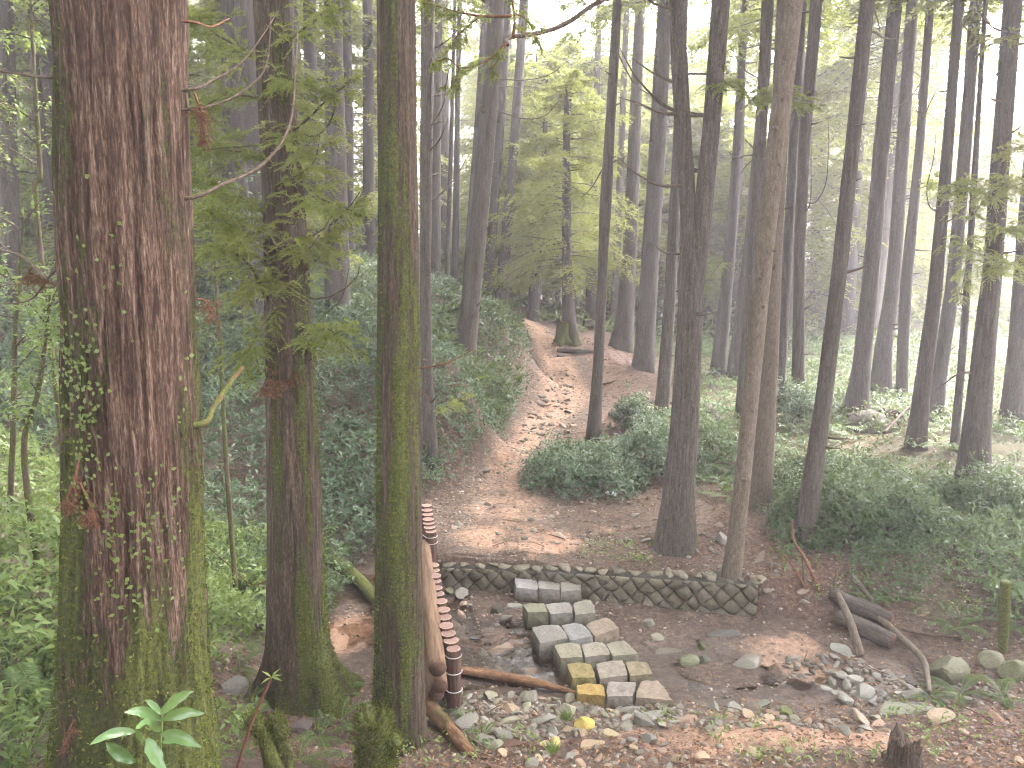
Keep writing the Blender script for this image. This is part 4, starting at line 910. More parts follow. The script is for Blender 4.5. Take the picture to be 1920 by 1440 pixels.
for i in range(0, nxk*2+1):
    for j in range(-2, 5):
        if (i+j) % 2: continue
        poly = [PT[(i-1, j)], PT[(i, j-1)], PT[(i+1, j)], PT[(i, j+1)]] if (i-1, j) in PT and (i+1, j) in PT and (i, j-1) in PT and (i, j+1) in PT else None
        if poly is None: continue
        cx = np.mean([p[0] for p in poly]); zt = wtop(np.clip(cx, 0, Lw))-.01
        poly = clip(clip(clip(clip(poly, 1, 0, Lw), -1, 0, 0), 0, 1, zt), 0, -1, .14)
        if len(poly) < 3: continue
        p = np.array(poly); c = p.mean(0); ar = .5*abs(np.dot(p[:, 0], np.roll(p[:, 1], 1))-np.dot(p[:, 1], np.roll(p[:, 0], 1)))
        if ar < .0012: continue
        rad = np.linalg.norm(p-c, axis=1, keepdims=True); g1 = c+(p-c)*np.maximum(1-.008/rad, .5); g2 = c+(p-c)*np.maximum(1-.026/rad, .4)
        pr = .025+rw.random()*.02; k = len(p)
        def W3(g, d): return np.c_[WX0+g[:, 0], wallY(WX0+g[:, 0])-d, g[:, 1]]-wb
        tip = W3(c[None], pr+.012)
        V = np.vstack([W3(g1, -.06), W3(g1, pr*.5), W3(g2, pr+rw.normal(size=(k, 1))[:, 0]*.004), tip]); jj = np.arange(k); j2 = (jj+1) % k
        F4 = np.vstack([np.c_[jj, j2, k+j2, k+jj], np.c_[k+jj, k+j2, 2*k+j2, 2*k+jj]]); F3 = np.c_[2*k+jj, 2*k+j2, np.full(k, 3*k)]
        g = rw.uniform(.75, 1.2)
        o = link('stone', mesh_np('stone', V, [F4, F3], [M['rock']], False), wroot, color=(.12*g, .106*g, .082*g, .22 if rw.random() < .7 else .42))
u = 0.0; k = 0
while u < Lw-.05:
    w = rw.uniform(.10, .26); x = WX0+u+w/2
    if True:
        V, F = rock_V(500+k, 2, 10, w*.62, .19, .024+.014*rw.random(), .05, .35, .8)
        g = rw.uniform(.8, 1.2); link('coping_stone', mesh_np('coping_stone', V, F, [M['rock']], False), wroot, tuple(np.array([x, wallY(x)+.13, wtop(u)+.004])-wb), (rw.normal()*.06, rw.normal()*.08, rw.normal()*.2),
             color=(.13*g, .115*g, .09*g, .25))
    u += w; k += 1

# ------------------------------------------------------------------ log posts, stacked logs and their wire
def cyl(name, p, r, h, mat, seed, nu=18, cutname='cut_face', parent=None):
    nv = 14; th = np.linspace(0, 2*np.pi, nu, endpoint=False); z = np.linspace(0, h, nv)
    rr = r*(1+.07*(fbm(np.cos(th)[None]*1.6+seed, np.sin(th)[None]*1.6, z[:, None]*5, seed, 3)-.5)*2)
    rr[-1] *= .97
    V = np.stack([np.cos(th)[None]*rr, np.sin(th)[None]*rr, z[:, None]+0*rr], -1).reshape(-1, 3)
    o = link(name, mesh_np(name, V, grid_faces(nv, nu, True), [mat], True), parent, tuple(p))
    R1 = rr[-1]; ring = []
    for f in (.985, .80, .45): ring.append(np.stack([np.cos(th)*R1*f, np.sin(th)*R1*f, np.full(nu, h-.002+ (.004 if f < .9 else 0))], -1))
    V2 = np.vstack(ring+[np.array([[0, 0, h+.002]])]); F = grid_faces(3, nu, True); j = np.arange(nu); F3 = np.c_[2*nu+j, 2*nu+(j+1) % nu, np.full(nu, 3*nu)]
    mi = np.r_[np.ones(nu), np.zeros(nu), np.zeros(nu)]
    link(cutname, mesh_np(cutname, V2, [F, F3], [M['cut'], M['cut_rim']], True, None, mi), o)
    return o
def palisade(label, tops, zt, r, name='log_palisade', wires=()):
    q0 = at_z(*tops[0], zt); base = np.array([q0[0], q0[1], float(H(q0[0], q0[1]))]); root = empty(name, tuple(base)); tag(root, label, 'palisade')
    C = []
    for i, t in enumerate(tops):
        q = at_z(*t, zt + ((i*37) % 7-3)*.011); g = float(H(q[0], q[1]))-.25; C.append(q)
        cyl('post', (q[0]-base[0], q[1]-base[1], g-base[2]), r*(1+((i*53) % 9-4)*.012), q[2]-g, M['post'], i+int(zt*100), parent=root)
    for wz in wires:
        f = C[0]; th = np.linspace(-2.3, 1.4, 14)
        Pw = np.array([[f[0]+math.cos(t)*r*1.06-.0, f[1]+math.sin(t)*r*1.06, f[2]-wz-(.06 if t > .2 else 0)*(t-.2)] for t in th])
        Pw = np.vstack([Pw[0]+[-.05, .06, .01], Pw])-base
        link('wire', tube_mesh('wire', Pw, [.0045, .0045], M['wire'], 5, 36, 0, 0), root)
    return root, C
low, CL = palisade('row of reddish-brown log posts along the stream, wired together, lower step', [(850.5,1215.7),(845.6,1200),(841,1187),(837,1172.6),(834,1157),(831,1142.6),(827,1127),(822,1113),(818.6,1101.7),(817,1089),(815,1079),(813,1069),(812,1059)], .76, .070, wires=(.06, .22, .40))
upp, CU = palisade('higher short row of reddish-brown log posts at the edge of the path', [(808,995.6),(805.5,988),(804,980),(803,973),(802,964),(801,956),(800,947)], .95, .072, wires=(.06, .14))
def log_thing(name, label, pts, R, mat, cat='log', moss=0.0, nu=16, nv=40, ends=None, group=None, bright=.6, rough=.08):
    P = np.array(pts, float); b = P[0].copy(); b[2] = P[:, 2].min()
    root = empty(name, tuple(b)); tag(root, label, cat, group)
    me = tube_mesh('wood', P-b, R, M[mat], nu, nv, moss, rough, len(bpy.data.objects), bright); qr = Vector(P[-1]-P[0]).to_track_quat('Z', 'Y').to_matrix().to_4x4()
    me.transform(qr.inverted()); link('wood', me, root, rot=qr.to_euler())          # grain runs along the log
    if ends:
        for p, q, r in ((P[0], P[1], R[0]), (P[-1], P[-2], R[-1])):
            d = nrm(p-q); V, F = tube([p+d*.001-b, p+d*.006-b], [r*.93, r*.9], 14, 2, 0, 1)
            link('cut_end', mesh_np('cut_end', V, F, [M[ends]], False), root)
    return root
a = at_Y(820.5, 1254, 6.05); bk = at_Y(796, 1075, 8.7); bk2 = bk.copy(); bk2[2] = a[2]+.02
log_thing('stacked_log', 'upper peeled orange-brown log lying behind the log posts', [a, (a+bk2)/2, bk2], [.078, .078, .075], 'peeled', ends='cut_dark')
a2 = at_Y(825, 1287, 6.10); b2 = bk2.copy(); b2[2] = a2[2]+.02; b2[0] += .02
log_thing('stacked_log', 'lower log of the pile behind the log posts, dark cut end', [a2, (a2+b2)/2, b2], [.072, .074, .072], 'peeled', ends='cut_dark')
a3 = a2+np.array([-.05, .12, -.15]); b3 = b2+np.array([-.03, 0, -.15])
log_thing('stacked_log', 'bottom log of the pile, half sunk in the stream bank', [a3, (a3+b3)/2, b3], [.075, .075, .075], 'peeled', ends='cut_dark')

# ------------------------------------------------------------------ fallen logs, sticks and stumps
def gp(px, py, up=0.0):
    q = ground(px, py); return q+np.array([0, 0, up])
def lay(px, r, lift=0.0): return [gp(x, y, px_m(ground(x, y), r)*.8+lift) for x, y in px]
def lay_log(name, label, px, rpx, mat, moss=0.0, lift=0.0, ends=None, cat='log', group=None, bright=.6, nu=14, rough=.1):
    R = [px_m(ground(x, y), rr) for (x, y), rr in zip(px, rpx)]
    return log_thing(name, label, [gp(x, y, r*.75+lift) for (x, y), r in zip(px, R)], R, mat, cat, moss, nu, 40, ends, group, bright, rough)
lay_log('fallen_log', 'moss-covered log slanting between the two mossy cedars', [(590,1050),(625,1070),(665,1095),(712,1145)], (11,12,12,11), 'bark_old', .75, .05, bright=1.0)
lay_log('fallen_branch', 'brown barkless branch lying from the post row towards the stepping stones', [(862,1266),(920,1276),(1000,1289),(1040,1296),(1085,1306)], (8,10,9,6,3), 'rotten', .0, .02)
sp = [gp(798,1335,.10), gp(838,1375,.07), gp(872,1408,.04), gp(892,1422,.02)]
log_thing('split_log', 'orange rotten split log with yellow moss at the foot of the slender cedar', sp, [.066, .068, .05, .016], 'rotten', 'log', .3, 20, 40, None, None, 1.0, .3)
lay_log('fallen_log', 'dark wet log lying beyond the leaning pole, upper of two', [(1560,1125),(1594,1146),(1630,1158),(1668,1177)], (13,15,15,14), 'bark', .05, .02, ends='cut_dark')
lay_log('fallen_log', 'dark wet log lying by the stream, lower of two', [(1570,1168),(1612,1190),(1640,1202),(1672,1216)], (14,16,16,15), 'bark', .05, .02, ends='cut_dark')
_p0 = gp(1612,1230,.02); _p1 = at_Y(1568,1108,_p0[1]+.25); pl = [_p0, (_p0+_p1)/2+[.02, 0, .01], _p1]
log_thing('leaning_pole', 'grey dead pole leaning over the two wet logs', pl, [.05, .045, .03], 'bark_grey', 'pole', .0, 10, 30)
lay_log('fallen_branch', 'long bent grey branch running down to the green plants by the stream', [(1640,1165),(1690,1212),(1728,1250),(1738,1290),(1742,1312)], (7,7,6,5,4), 'bark_grey', .0, .06)
lay_log('fallen_branch', 'short grey stick sloping above the wet logs', [(1597,1093),(1620,1120),(1642,1146)], (6,5,4), 'bark_grey', .0, .05)
lay_log('fallen_branch', 'thin dark branch lying on the mossy slope right of the logs', [(1690,1190),(1740,1200),(1800,1204)], (3,3,2), 'branch_dead', .0, .05)
for lab, px, rp in [('crooked brown dead branch standing in the litter by the dark leaning trunk', [(1543,1114),(1520,1070),(1505,1040),(1488,1012),(1485,975)], 3.5), ('thin brown stick sloping down the litter bank', [(1520,1110),(1500,1085),(1478,1050),(1468,1040)], 3),
                    ('pale thin stick standing in front of the smooth pale trunk', [(1432,1003),(1437,975),(1441,945)], 3), ('pale short twig standing beside the crooked dead branch', [(1508,1098),(1506,1070),(1505,1045)], 2.6),
                    ('upright forked dead stick above the leaning pole', [(1570,1112),(1565,1090),(1572,1065)], 3), ('bare twig bending above the wet logs', [(1572,1085),(1585,1072),(1598,1062)], 2)]:
    g0 = ground(*px[0]); P = [g0-np.array([0, 0, .05])] + [at_Y(x, y, g0[1]+.03*i) for i, (x, y) in enumerate(px[1:])]
    r = px_m(g0, rp); log_thing('dead_stick', lab, P, [r, r*.8, r*.5], 'branch_brown' if 'brown' in lab else 'bark_grey', 'stick', .0, 7, 20)
g0 = ground(1882, 1222)
log_thing('broken_stem', 'upright mossy broken stem, pale at the foot, at the right edge of the stream', [g0-[0,0,.1], at_Y(1882,1170,g0[1]), at_Y(1884,1120,g0[1]), at_Y(1885,1090,g0[1])], [px_m(g0, 8), px_m(g0, 9), px_m(g0, 10), px_m(g0, 9)], 'bark', 'stump', .75, 14, 40, None, None, .8, .2)
lay_log('fallen_log', 'dark old log bordering the sand patch on its right', [(1310,765),(1335,782),(1352,800)], (9,9,8), 'bark', .05)
lay_log('log_edging', 'dark timber edging at the left of the sand patch', [(1144,780),(1170,790),(1190,800)], (6,6,5), 'bark_far', .0)
lay_log('log_edging', 'timber edging along the back of the sand patch', [(1175,760),(1230,757),(1300,758)], (4,4,4), 'bark_far', .0)
lay_log('fallen_log', 'dark log seat lying across the head of the path', [(1045,660),(1080,662),(1125,664)], (4,5,4), 'bark_far', .0)
lay_log('fallen_branch', 'stick lying at the foot of the leaning trunk on the bank', [(800,640),(830,652),(850,650)], (4,4,3), 'bark_far', .2)
lay_log('fallen_branch', 'thin pale stick slanting over the mound of roots', [(1655,850),(1700,800),(1745,770)], (2.5,2.5,2), 'branch_dead', .0, .35)
def stump(label, px, py, w, hgt, seed, mat='bark', moss=.5, name='tree_stump', Y=None, jag=.25, flare=.6, bright=.8):
    g = ground(px, py) if Y is None else at_Y(px, py, Y); 
    if Y is not None: g[2] = float(H(g[0], g[1]))
    r = px_m(g, w/2); nu, nv = 40, 22; th = np.linspace(0, 2*np.pi, nu, endpoint=False); t = np.linspace(-.2, 1, nv)
    top = hgt*(1-jag+jag*1.2*vn(np.cos(th)*1.6+seed, np.sin(th)*1.6, 0, seed)+jag*.9*vn(np.cos(th)*5+seed, np.sin(th)*5, 0, seed+1)); z = t[:, None]*top[None]
    rr = r*(1+flare*np.exp(-np.maximum(t, 0)*5)[:, None]*(.6+.5*np.cos(5*th+seed))[None])*(1+.25*(fbm(np.cos(th)[None]*2, np.sin(th)[None]*2, z*4, seed, 3)-.5))
    V = np.stack([np.cos(th)*rr, np.sin(th)*rr, z], -1)
    inner = np.stack([np.cos(th)*rr[-1]*.55, np.sin(th)*rr[-1]*.55, top*.72], -1); V = np.vstack([V.reshape(-1, 3), inner, [[0, 0, float(top.mean())*.55]]])
    F = grid_faces(nv+1, nu, True); j = np.arange(nu); F3 = np.c_[nv*nu+j, nv*nu+(j+1) % nu, np.full(nu, (nv+1)*nu)]
    ms = np.clip(moss+(fbm(V[:, 0]*7, V[:, 1]*7, V[:, 2]*7, seed, 3)-.5)*.8, 0, 1)*(moss > 0)
    root = empty(name, tuple(g)); tag(root, label, 'stump'); link('wood', mesh_np('wood', V, [F, F3], [M[mat]], True, dict(moss=ms, bright=np.full(len(V), bright), tint=ms)), root)
    return root, V, g
stump('dark rotten broken stump at the bottom edge below the wet stream', 1692, 1436, 56, .20, 3, 'bark_old', .0, jag=.55, bright=.2)
stump('mossy stump beside the thick trunk at the head of the path', 1057, 640, 26, .55, 4, 'bark_far', .6)
def fuzz(root, V, n, seed, ln=(.015, .04), mat='moss_tuft', zmin=.0):
    rr = np.random.default_rng(seed); c = V.mean(0); k = rr.choice(np.where(V[:, 2] > zmin)[0], n); P = V[k]+rr.normal(size=(n, 3))*.012
    D = nrm((P-c)*np.array([1, 1, .6])+rr.normal(size=(n, 3))*.09+np.array([0, 0, .05])); acc = Acc()
    leaves(acc, P, D, nrm(rr.normal(size=(n, 3))), rr.uniform(*ln, n), rr.uniform(.006, .013, n), .2, .3, None, False)
    tag(link('moss_cushion', acc.mesh('moss_cushion', M[mat]), root), kind='stuff')
rt, V, g = stump('rounded moss-clad stump in front of the slender cedar, at the bottom edge', 704, 1440, 62, .50, 6, 'bark_old', .9, Y=4.9, jag=.2, flare=.2, bright=1.0)
fuzz(rt, V, 2600, 1)
lb = tube_mesh('stub', [np.array([.03, 0, .15]), np.array([.1, -.02, .28]), np.array([.17, -.03, .34])], [.07, .06, .045], M['bark_old'], 12, 16, .9, .2, 3, 1.0); link('stub', lb, rt)
Vs = np.array([v.co[:] for v in lb.vertices]); fuzz(rt, Vs, 700, 2)
# forked mossy stump at the foot of the buttressed cedar, with a dark red twig leaning on it
gb = np.array([*(at_Y(505, 1440, 4.6)[:2]), 0]); gb[2] = float(H(gb[0], gb[1])); fr = empty('forked_stump', tuple(gb)); tag(fr, 'forked mossy stump with ferny top left of the moss-clad stump', 'stump')
for k, px in enumerate([[(528,1450),(505,1410),(488,1370),(470,1345)], [(535,1450),(528,1400),(522,1365),(512,1348)]]):
    Pk = np.array([at_Y(x, y, 4.6+.06*k) for x, y in px]); Pk[0, 2] = gb[2]-.1; me = tube_mesh('stem', Pk-gb, [.075, .05, .05], M['bark_old'], 12, 24, .7, .25, k, .9); link('stem', me, fr)
    Vs = np.array([v.co[:] for v in me.vertices]); fuzz(fr, Vs, 600, 12+k, zmin=.3 if k == 0 else .2)
rp = [at_Y(438,1430,4.4), at_Y(470,1360,4.4), at_Y(500,1290,4.42), at_Y(509,1270,4.42)]; rp[0][2] -= .1
tw = log_thing('red_stem', 'dark red straight plant stem with a few pale leaves at its tip', rp, [.011, .010, .007], 'branch_brown', 'plant', 0, 7, 16)
acc = Acc(); tip = rp[-1]-np.array(tw.location); Dl = np.array([[-.6,0,.5],[.9,-.1,.35],[.8,-.2,-.1],[.5,.3,.5],[-.4,-.3,-.1]])
leaves(acc, np.repeat(tip[None], 5, 0), Dl, np.repeat([[0,-.3,1.0]], 5, 0), .075, .018, .15, .1, .95); link('leaf_tuft', acc.mesh('leaf_tuft', M['leaf_light']), tw)
# mound of roots and earth on the fern slope
gm = ground(1630, 800); V, F = rock_V(71, 3, 2, .5, .4, .3, .3); rm = empty('root_mound', tuple(gm)); tag(rm, 'brown mound of torn roots and earth among the ferns', 'root mound')
link('earth', mesh_np('earth', V, F, [M['bark']], True, dict(moss=np.full(len(V), .34), bright=np.full(len(V), .2), tint=np.zeros(len(V)))), rm)
rr = np.random.default_rng(72)
for k in range(10):
    az = rr.random()*6.28; p0 = np.array([math.cos(az)*.35, math.sin(az)*.3, .25]); p1 = p0*1.4+np.array([0, 0, -.05]); p2 = p0*1.75+np.array([0, 0, -.3])
    link('root', tube_mesh('root', [p0, p1, p2], [.025, .018, .01], M['branch_dead'], 6, 12, 0, .2, k), rm)

# ------------------------------------------------------------------ rocks
RM = [mesh_np('rock', *rock_V(1000+k, 3, 9+k % 4, 1, .8+.05*(k % 5), .55+.04*(k % 4), .06), [M['rock']], True) for k in range(14)] + [mesh_np('rock', *rock_V(1100+k, 3, 5, 1, .85, .75, .10, .66, .95), [M['rock']], True) for k in range(2)]
RMW = [m.copy() for m in RM]
for m in RMW: m.materials[0] = M['rock_wet']
for m in RM+RMW:
    m.set_sharp_from_angle(angle=math.radians(24)) if hasattr(m, 'set_sharp_from_angle') else None
ROCKS = []
def rock(label, px, py, w, col, moss=0.0, flat=1.0, k=0, rz=0.0, asp=1.0, sink=.3, wet=False, tilt=(0, 0), group=None, name='rock', cat='rock'):
    g = ground(px, py); s = px_m(g, w/2); sz = s*flat
    o = link(name, (RMW if wet else RM)[k % 16], None, (g[0], g[1], g[2]+sz*.55*(1-2*sink)*1.0), (tilt[0], tilt[1], rz), (s*asp, s/asp, sz), tuple(x*.78 for x in col)+(moss,))
    tag(o, label, cat, group); ROCKS.append((g[0], g[1], s)); return o
G1, G2, G3, TAN, PK, YL, DK = (.25,.24,.215), (.20,.185,.155), (.32,.305,.28), (.34,.26,.18), (.37,.26,.20), (.56,.43,.12), (.085,.075,.065)
for a in [
 ('flat pinkish-tan boulder beside the bright wet patch',945,1222,60,PK,0,.7,0,.3,1.2,.25),
 ('dark upright pointed rock left of the second row of stepping stones',933,1150,34,DK,.1,1.3,1,.9,1,.2),
 ('moss-rimmed round rock in the stream, largest of three close together',1288,1245,44,(.15,.15,.09),.5,.85,14,.2,1.1,.25),
 ('small upright mossy rock, back one of three close together in the stream',1313,1216,22,(.08,.10,.04),.55,1.5,3,.5,.9,.2),
 ('small dark round rock in front of the upright mossy one in the stream',1319,1240,26,(.07,.08,.05),.3,.9,15,.4,1,.3),
 ('broad flat angular slab lying in the stream right of the round mossy rock',1400,1245,66,G2,.15,.5,5,.6,1.1,.25),
 ('long dark wet stone on the concrete apron',1354,1190,48,DK,.05,.45,6,.1,1.5,.3),
 ('grey stone standing near the apron, back one of two',1218,1172,30,G1,.1,.9,7,.8,1,.3),
 ('squarish greenish stone near the apron, front one of two',1229,1200,32,(.26,.25,.20),.2,1.0,8,.1,1,.3),
 ('low flat grey stone in front of the squarish greenish one',1252,1222,40,G2,.05,.4,9,.2,1.3,.4),
 ('rounded yellow boulder in the rubble of the near bank',1096,1364,40,YL,.2,1.0,15,.4,1,.3),
 ('small yellow stone with grass at its foot',1040,1396,30,(.58,.44,.16),.05,.9,11,1.2,1,.3),
 ('large pale flat slab just right of the fern by the post',878,1356,56,G1,.12,.55,12,.7,1.15,.25),
 ('greenish squarish rock in front of the pale flat slab',927,1402,38,(.26,.26,.19),.25,1.1,13,.2,1,.3),
 ('big rounded boulder capped with moss at the right of the stream',1777,1270,80,(.15,.145,.10),.46,.95,14,.5,1.1,.25),
 ('moss-covered boulder at the right edge of the view',1908,1268,66,(.13,.13,.08),.5,.9,15,.1,1.1,.25),
 ('round grey-green boulder at the foot of the broken mossy stem',1858,1245,52,(.22,.215,.15),.42,.95,15,.6,1,.25),
 ('pale flat stone tipped against the lower wet log',1580,1222,46,(.29,.30,.27),.12,.6,5,2.4,1.2,.25),
 ('tan wedge-shaped slab above the broken stump',1757,1352,66,TAN,.08,.65,8,.4,1.3,.2),
 ('broad greenish slab left of the tan wedge-shaped one',1700,1335,90,(.24,.25,.19),.22,.42,9,.1,1.35,.3),
 ('dark moss-topped rock at the lower edge of the wet apron',1430,1322,42,(.09,.10,.06),.4,.75,0,.3,1.15,.3),
 ('triangular mossy green rock right of the dark moss-topped one',1476,1338,36,(.16,.19,.07),.45,.9,1,.8,1,.3),
 ('tan leaning slab between the wet stream and the broken stump',1612,1352,44,TAN,.08,.9,6,1.5,1.3,.25),
 ('grey block leaning against the left end of the stone wall',864,1118,34,G3,.1,1.0,11,.3,1,.25),
 ('greenish block wedged between the posts and the wall',845,1112,26,(.24,.24,.15),.35,1.1,12,.9,1,.25),
 ('pale grey slab standing behind the knobby thin trunk',1352,1015,36,G3,.1,1.3,3,.2,.9,.25),
 ('grey slab beside the foot of the dark leaning trunk',1478,1002,40,(.22,.23,.21),.15,1.0,13,.5,1,.25),
 ('round grey stump-like boulder left of the buttressed cedar foot',436,1300,60,(.20,.19,.18),.25,1.1,14,.5,1,.25),
 ('purplish smooth boulder behind the forked stump',560,1370,58,(.12,.095,.095),.05,.9,2,.2,1,.3),
 ('dark reddish boulder at the bottom edge left of the moss-clad stump',640,1420,60,(.13,.085,.075),.1,.9,4,.2,1.2,.3),
 ('grey pointed stone at the left foot of the slender cedar',690,1330,30,G1,.1,1.2,7,.2,.9,.25),
 ('small pale stone on the clearing in front of the timber edging',1192,762,14,G3,0,1.0,5,.2,1,.2),
 ('pinkish-white pebble on the path behind the upper posts',852,992,14,(.44,.36,.32),0,.9,6,.2,1,.2),
 ('mossy rock half hidden in the ferns below the root mound',1575,870,34,(.16,.17,.12),.35,1.0,3,.2,1,.3),
 ('dark stone bench at the head of the path, left end',1050,668,18,DK,.05,.8,8,.2,1.3,.3),
 ('brown broken slab in front of the dark rotten log on the near bank',966,1398,44,(.15,.085,.06),.05,.7,9,.1,1.3,.3),
 ('flat grey slab right of the yellow block',1225,1345,50,(.27,.265,.25),.1,.45,12,.2,1.3,.3),
 ('orange-tinted slab on the bank below the stepping stones',1290,1352,46,PK,.0,.45,10,.6,1.3,.3)]:
    lab, px, py, w, col, moss, fl, k, rz, asp, snk = a
    rock(lab, px, py, w, col, moss, fl, k, rz, asp, snk, wet=('wet' in lab or 'stream' in lab and 'boulder' not in lab))
# a crumpled white scrap under the bush
gs = ground(1148, 930); V, F = rock_V(91, 3, 12, 1, .6, .5, .3, .3, .8)
tag(link('white_scrap', mesh_np('white_scrap', V, F, [M['scrap']], False), None, tuple(gs+[0, 0, .05]), (0, .3, .5), (.13, .1, .09)), 'small crumpled white scrap at the edge of the bush right of the path', 'litter')
# rubble: countable stones, group by place
rr = np.random.default_rng(33); ZONES = [
 ('stone in the rubble between the stepping stones and the near bank','rubble on the near bank',[(860,1300),(1270,1318),(1300,1352),(1050,1385),(860,1385)],190,(13,56),[G1,G2,G3,TAN,(.28,.27,.2)],.12,False),
 ('stone along the lower rim of the wet stream','stones along the rim of the stream',[(1240,1325),(1640,1345),(1680,1375),(1250,1368)],56,(13,44),[G1,(.26,.25,.19),TAN,PK],.14,False),
 ('wet stone in the upper stream bed','stones in the upper stream bed',[(1450,1240),(1560,1225),(1760,1285),(1720,1325),(1600,1325)],95,(11,46),[G1,G2,DK,(.22,.215,.19)],.12,True),
 ('stone scattered over the reddish near bank','stones on the reddish near bank',[(900,1385),(1240,1375),(1560,1440),(900,1440)],90,(9,46),[TAN,PK,(.4,.34,.22),G1,(.2,.11,.08)],.06,False),
 ('stone in the pool left of the stepping stones','stones left of the stepping stones',[(860,1130),(960,1130),(1050,1280),(870,1260)],50,(9,36),[G1,G2,PK,DK,(.33,.25,.19)],.1,True),
 ('flat stone embedded in the gravelly foot of the path','flat stones at the foot of the path',[(830,1010),(860,900),(960,860),(1030,880),(1240,1000),(1230,1050)],90,(6,22),[(.26,.21,.18),(.30,.24,.2),G2,(.34,.27,.22)],.0,False),
 ('flat stone on the upper reddish path','flat stones on the upper path',[(960,860),(1000,740),(1060,690),(1090,740),(1060,860)],120,(6,24),[(.30,.2,.15),(.26,.2,.17),(.2,.16,.14)],.0,False),
 ('stone on the bank left of the log pile','stones left of the log pile',[(610,1060),(610,1000),(700,985),(700,1060)],34,(9,34),[(.27,.23,.19),G1,(.3,.25,.21)],.05,False),
 ('stone on the ground between the two mossy cedars','stones between the mossy cedars',[(400,1150),(490,1100),(490,1260),(400,1290)],30,(9,34),[(.25,.22,.18),G1,(.33,.24,.18)],.1,False),
 ('stone on the litter-covered bank at the lower right','stones on the right-hand near bank',[(1740,1370),(1910,1330),(1915,1435),(1760,1438)],22,(8,34),[PK,(.28,.17,.12),TAN],.05,False),
 ('stone on the litter slope behind the wall','stones behind the wall',[(1180,960),(1440,1000),(1560,1140),(1440,1130),(1230,1050)],70,(7,26),[(.28,.22,.19),(.24,.2,.17),G2],.05,False),
 ('stone beside the mossy boulders at the right','stones beside the mossy boulders',[(1740,1280),(1900,1285),(1915,1315),(1760,1325)],22,(8,26),[G1,(.2,.2,.15),G2],.25,False)]
def inpoly(poly):
    p = np.array(poly, float); lo, hi = p.min(0), p.max(0)
    while True:
        x, y = rr.uniform(lo, hi); c = False
        for i in range(len(p)):
            (x1, y1), (x2, y2) = p[i], p[i-1]
            if (y1 > y) != (y2 > y) and x < (x2-x1)*(y-y1)/(y2-y1)+x1: c = not c
        if c: return x, y
sq = [np.array([zq(u, v) for u, v in quad]).mean(0) for row in ROWS for quad in row]
def colour_word(c):
    r, g, b = c
    if max(c) < .1: return 'dark'
    if r > 1.35*b and r > .3: return 'tan'
    if r > 1.35*b: return 'brown'
    return 'pale grey' if g > .26 else 'grey'
CAND = []
for lab, grp, poly, n, (w0, w1), cols, ms, wet in ZONES:
    k = 0; tries = 0
    while k < n and tries < n*9:
        tries += 1; x, y = inpoly(poly); w = w0+(w1-w0)*rr.random()**2.2
        if any(abs(x-c[0]) < 32 and -14 < y-c[1] < 26 for c in sq): continue
        g = ground(x, y); s = px_m(g, w/2)
        if any((g[0]-a)**2+(g[1]-b)**2 < (.62*(s+c))**2 for a, b, c in ROCKS[-220:]): continue
        c0 = np.array(cols[rr.integers(len(cols))]); c = c0*rr.uniform(.65, 1.05); ROCKS.append((g[0], g[1], s)); k += 1
        CAND.append((w, lab, grp, g, s, c, max(0, ms+rr.normal()*.12), wet, (rr.normal()*.25, rr.normal()*.25, rr.random()*6.3), (s*rr.uniform(.9, 1.4), s*rr.uniform(.7, 1.1), s*rr.uniform(.45, .95)), c0))
CAND.sort(key=lambda t: -t[0]); rest = Acc()
for q, (w, lab, grp, g, s, c, ms, wet, rot, sc, c0) in enumerate(CAND):
    if q < 250:
        o = link('rock', (RMW if wet else RM)[rr.integers(14)], None, (g[0], g[1], g[2]+s*.08), rot, sc, (*c, ms))
        size = 'small' if w < 13 else 'middling' if w < 20 else 'large'
        tag(o, '%s %s%s %s' % (size, 'mossy ' if ms > .3 else '', colour_word(c0), lab), 'rock', grp)
    else:
        V, F = ICO[2]; V = rock_V(2000+q, 2, 8, *sc, .05)[0]; a = rot[2]
        V = np.c_[V[:, 0]*math.cos(a)-V[:, 1]*math.sin(a), V[:, 0]*math.sin(a)+V[:, 1]*math.cos(a), V[:, 2]]+g+[0, 0, s*.08]
        rest.add(V, F, np.full(len(V), np.clip((c.mean()-.1)*4, 0, 1)))
M['rubble'] = leaf_mat('rubble_stone', (.09, .075, .06), (.25, .215, .175), 0.0, .8, .3)
tag(link('rubble', rest.mesh('rubble', M['rubble'])), 'the many smaller stones between the larger ones', kind='stuff')
# concrete apron at the foot of the wall, right of the stepping stones
ap = [at_z(1090,1118,0), at_z(1400,1158,0), at_z(1422,1185,0), at_z(1440,1215,0), at_z(1470,1290,0), at_z(1350,1310,0), at_z(1250,1250,0), at_z(1170,1170,0)]
a_xy = np.array([p[:2] for p in ap]); n = 60; ctr = a_xy.mean(0)
ang = np.linspace(0, 1, 8*n//8, endpoint=False); loop = []
for i in range(8):
    for t in np.linspace(0, 1, 8, endpoint=False): loop.append(a_xy[i]*(1-t)+a_xy[(i+1) % 8]*t)
loop = np.array(loop); loop = loop+(np.stack([fbm(loop[:, 0]*3, loop[:, 1]*3, 0, 63, 3), fbm(loop[:, 0]*3, loop[:, 1]*3, 5, 64, 3)], -1)-.5)*np.array([.45, .3]); rad = np.linspace(0, 1, 16)[1:]
V = [np.array([[ctr[0], ctr[1], 0]])]
for f in rad: V.append(np.c_[ctr+(loop-ctr)*f, np.zeros(len(loop))])
V = np.vstack(V); V[:, 2] = .012 - .012*sst(6.9, 8.3, 15.2-V[:, 1]) + (fbm(V[:, 0]*5, V[:, 1]*5, 0, 61, 3)-.5)*.03
V[-len(loop):, 2] -= .05; m_ = len(loop)
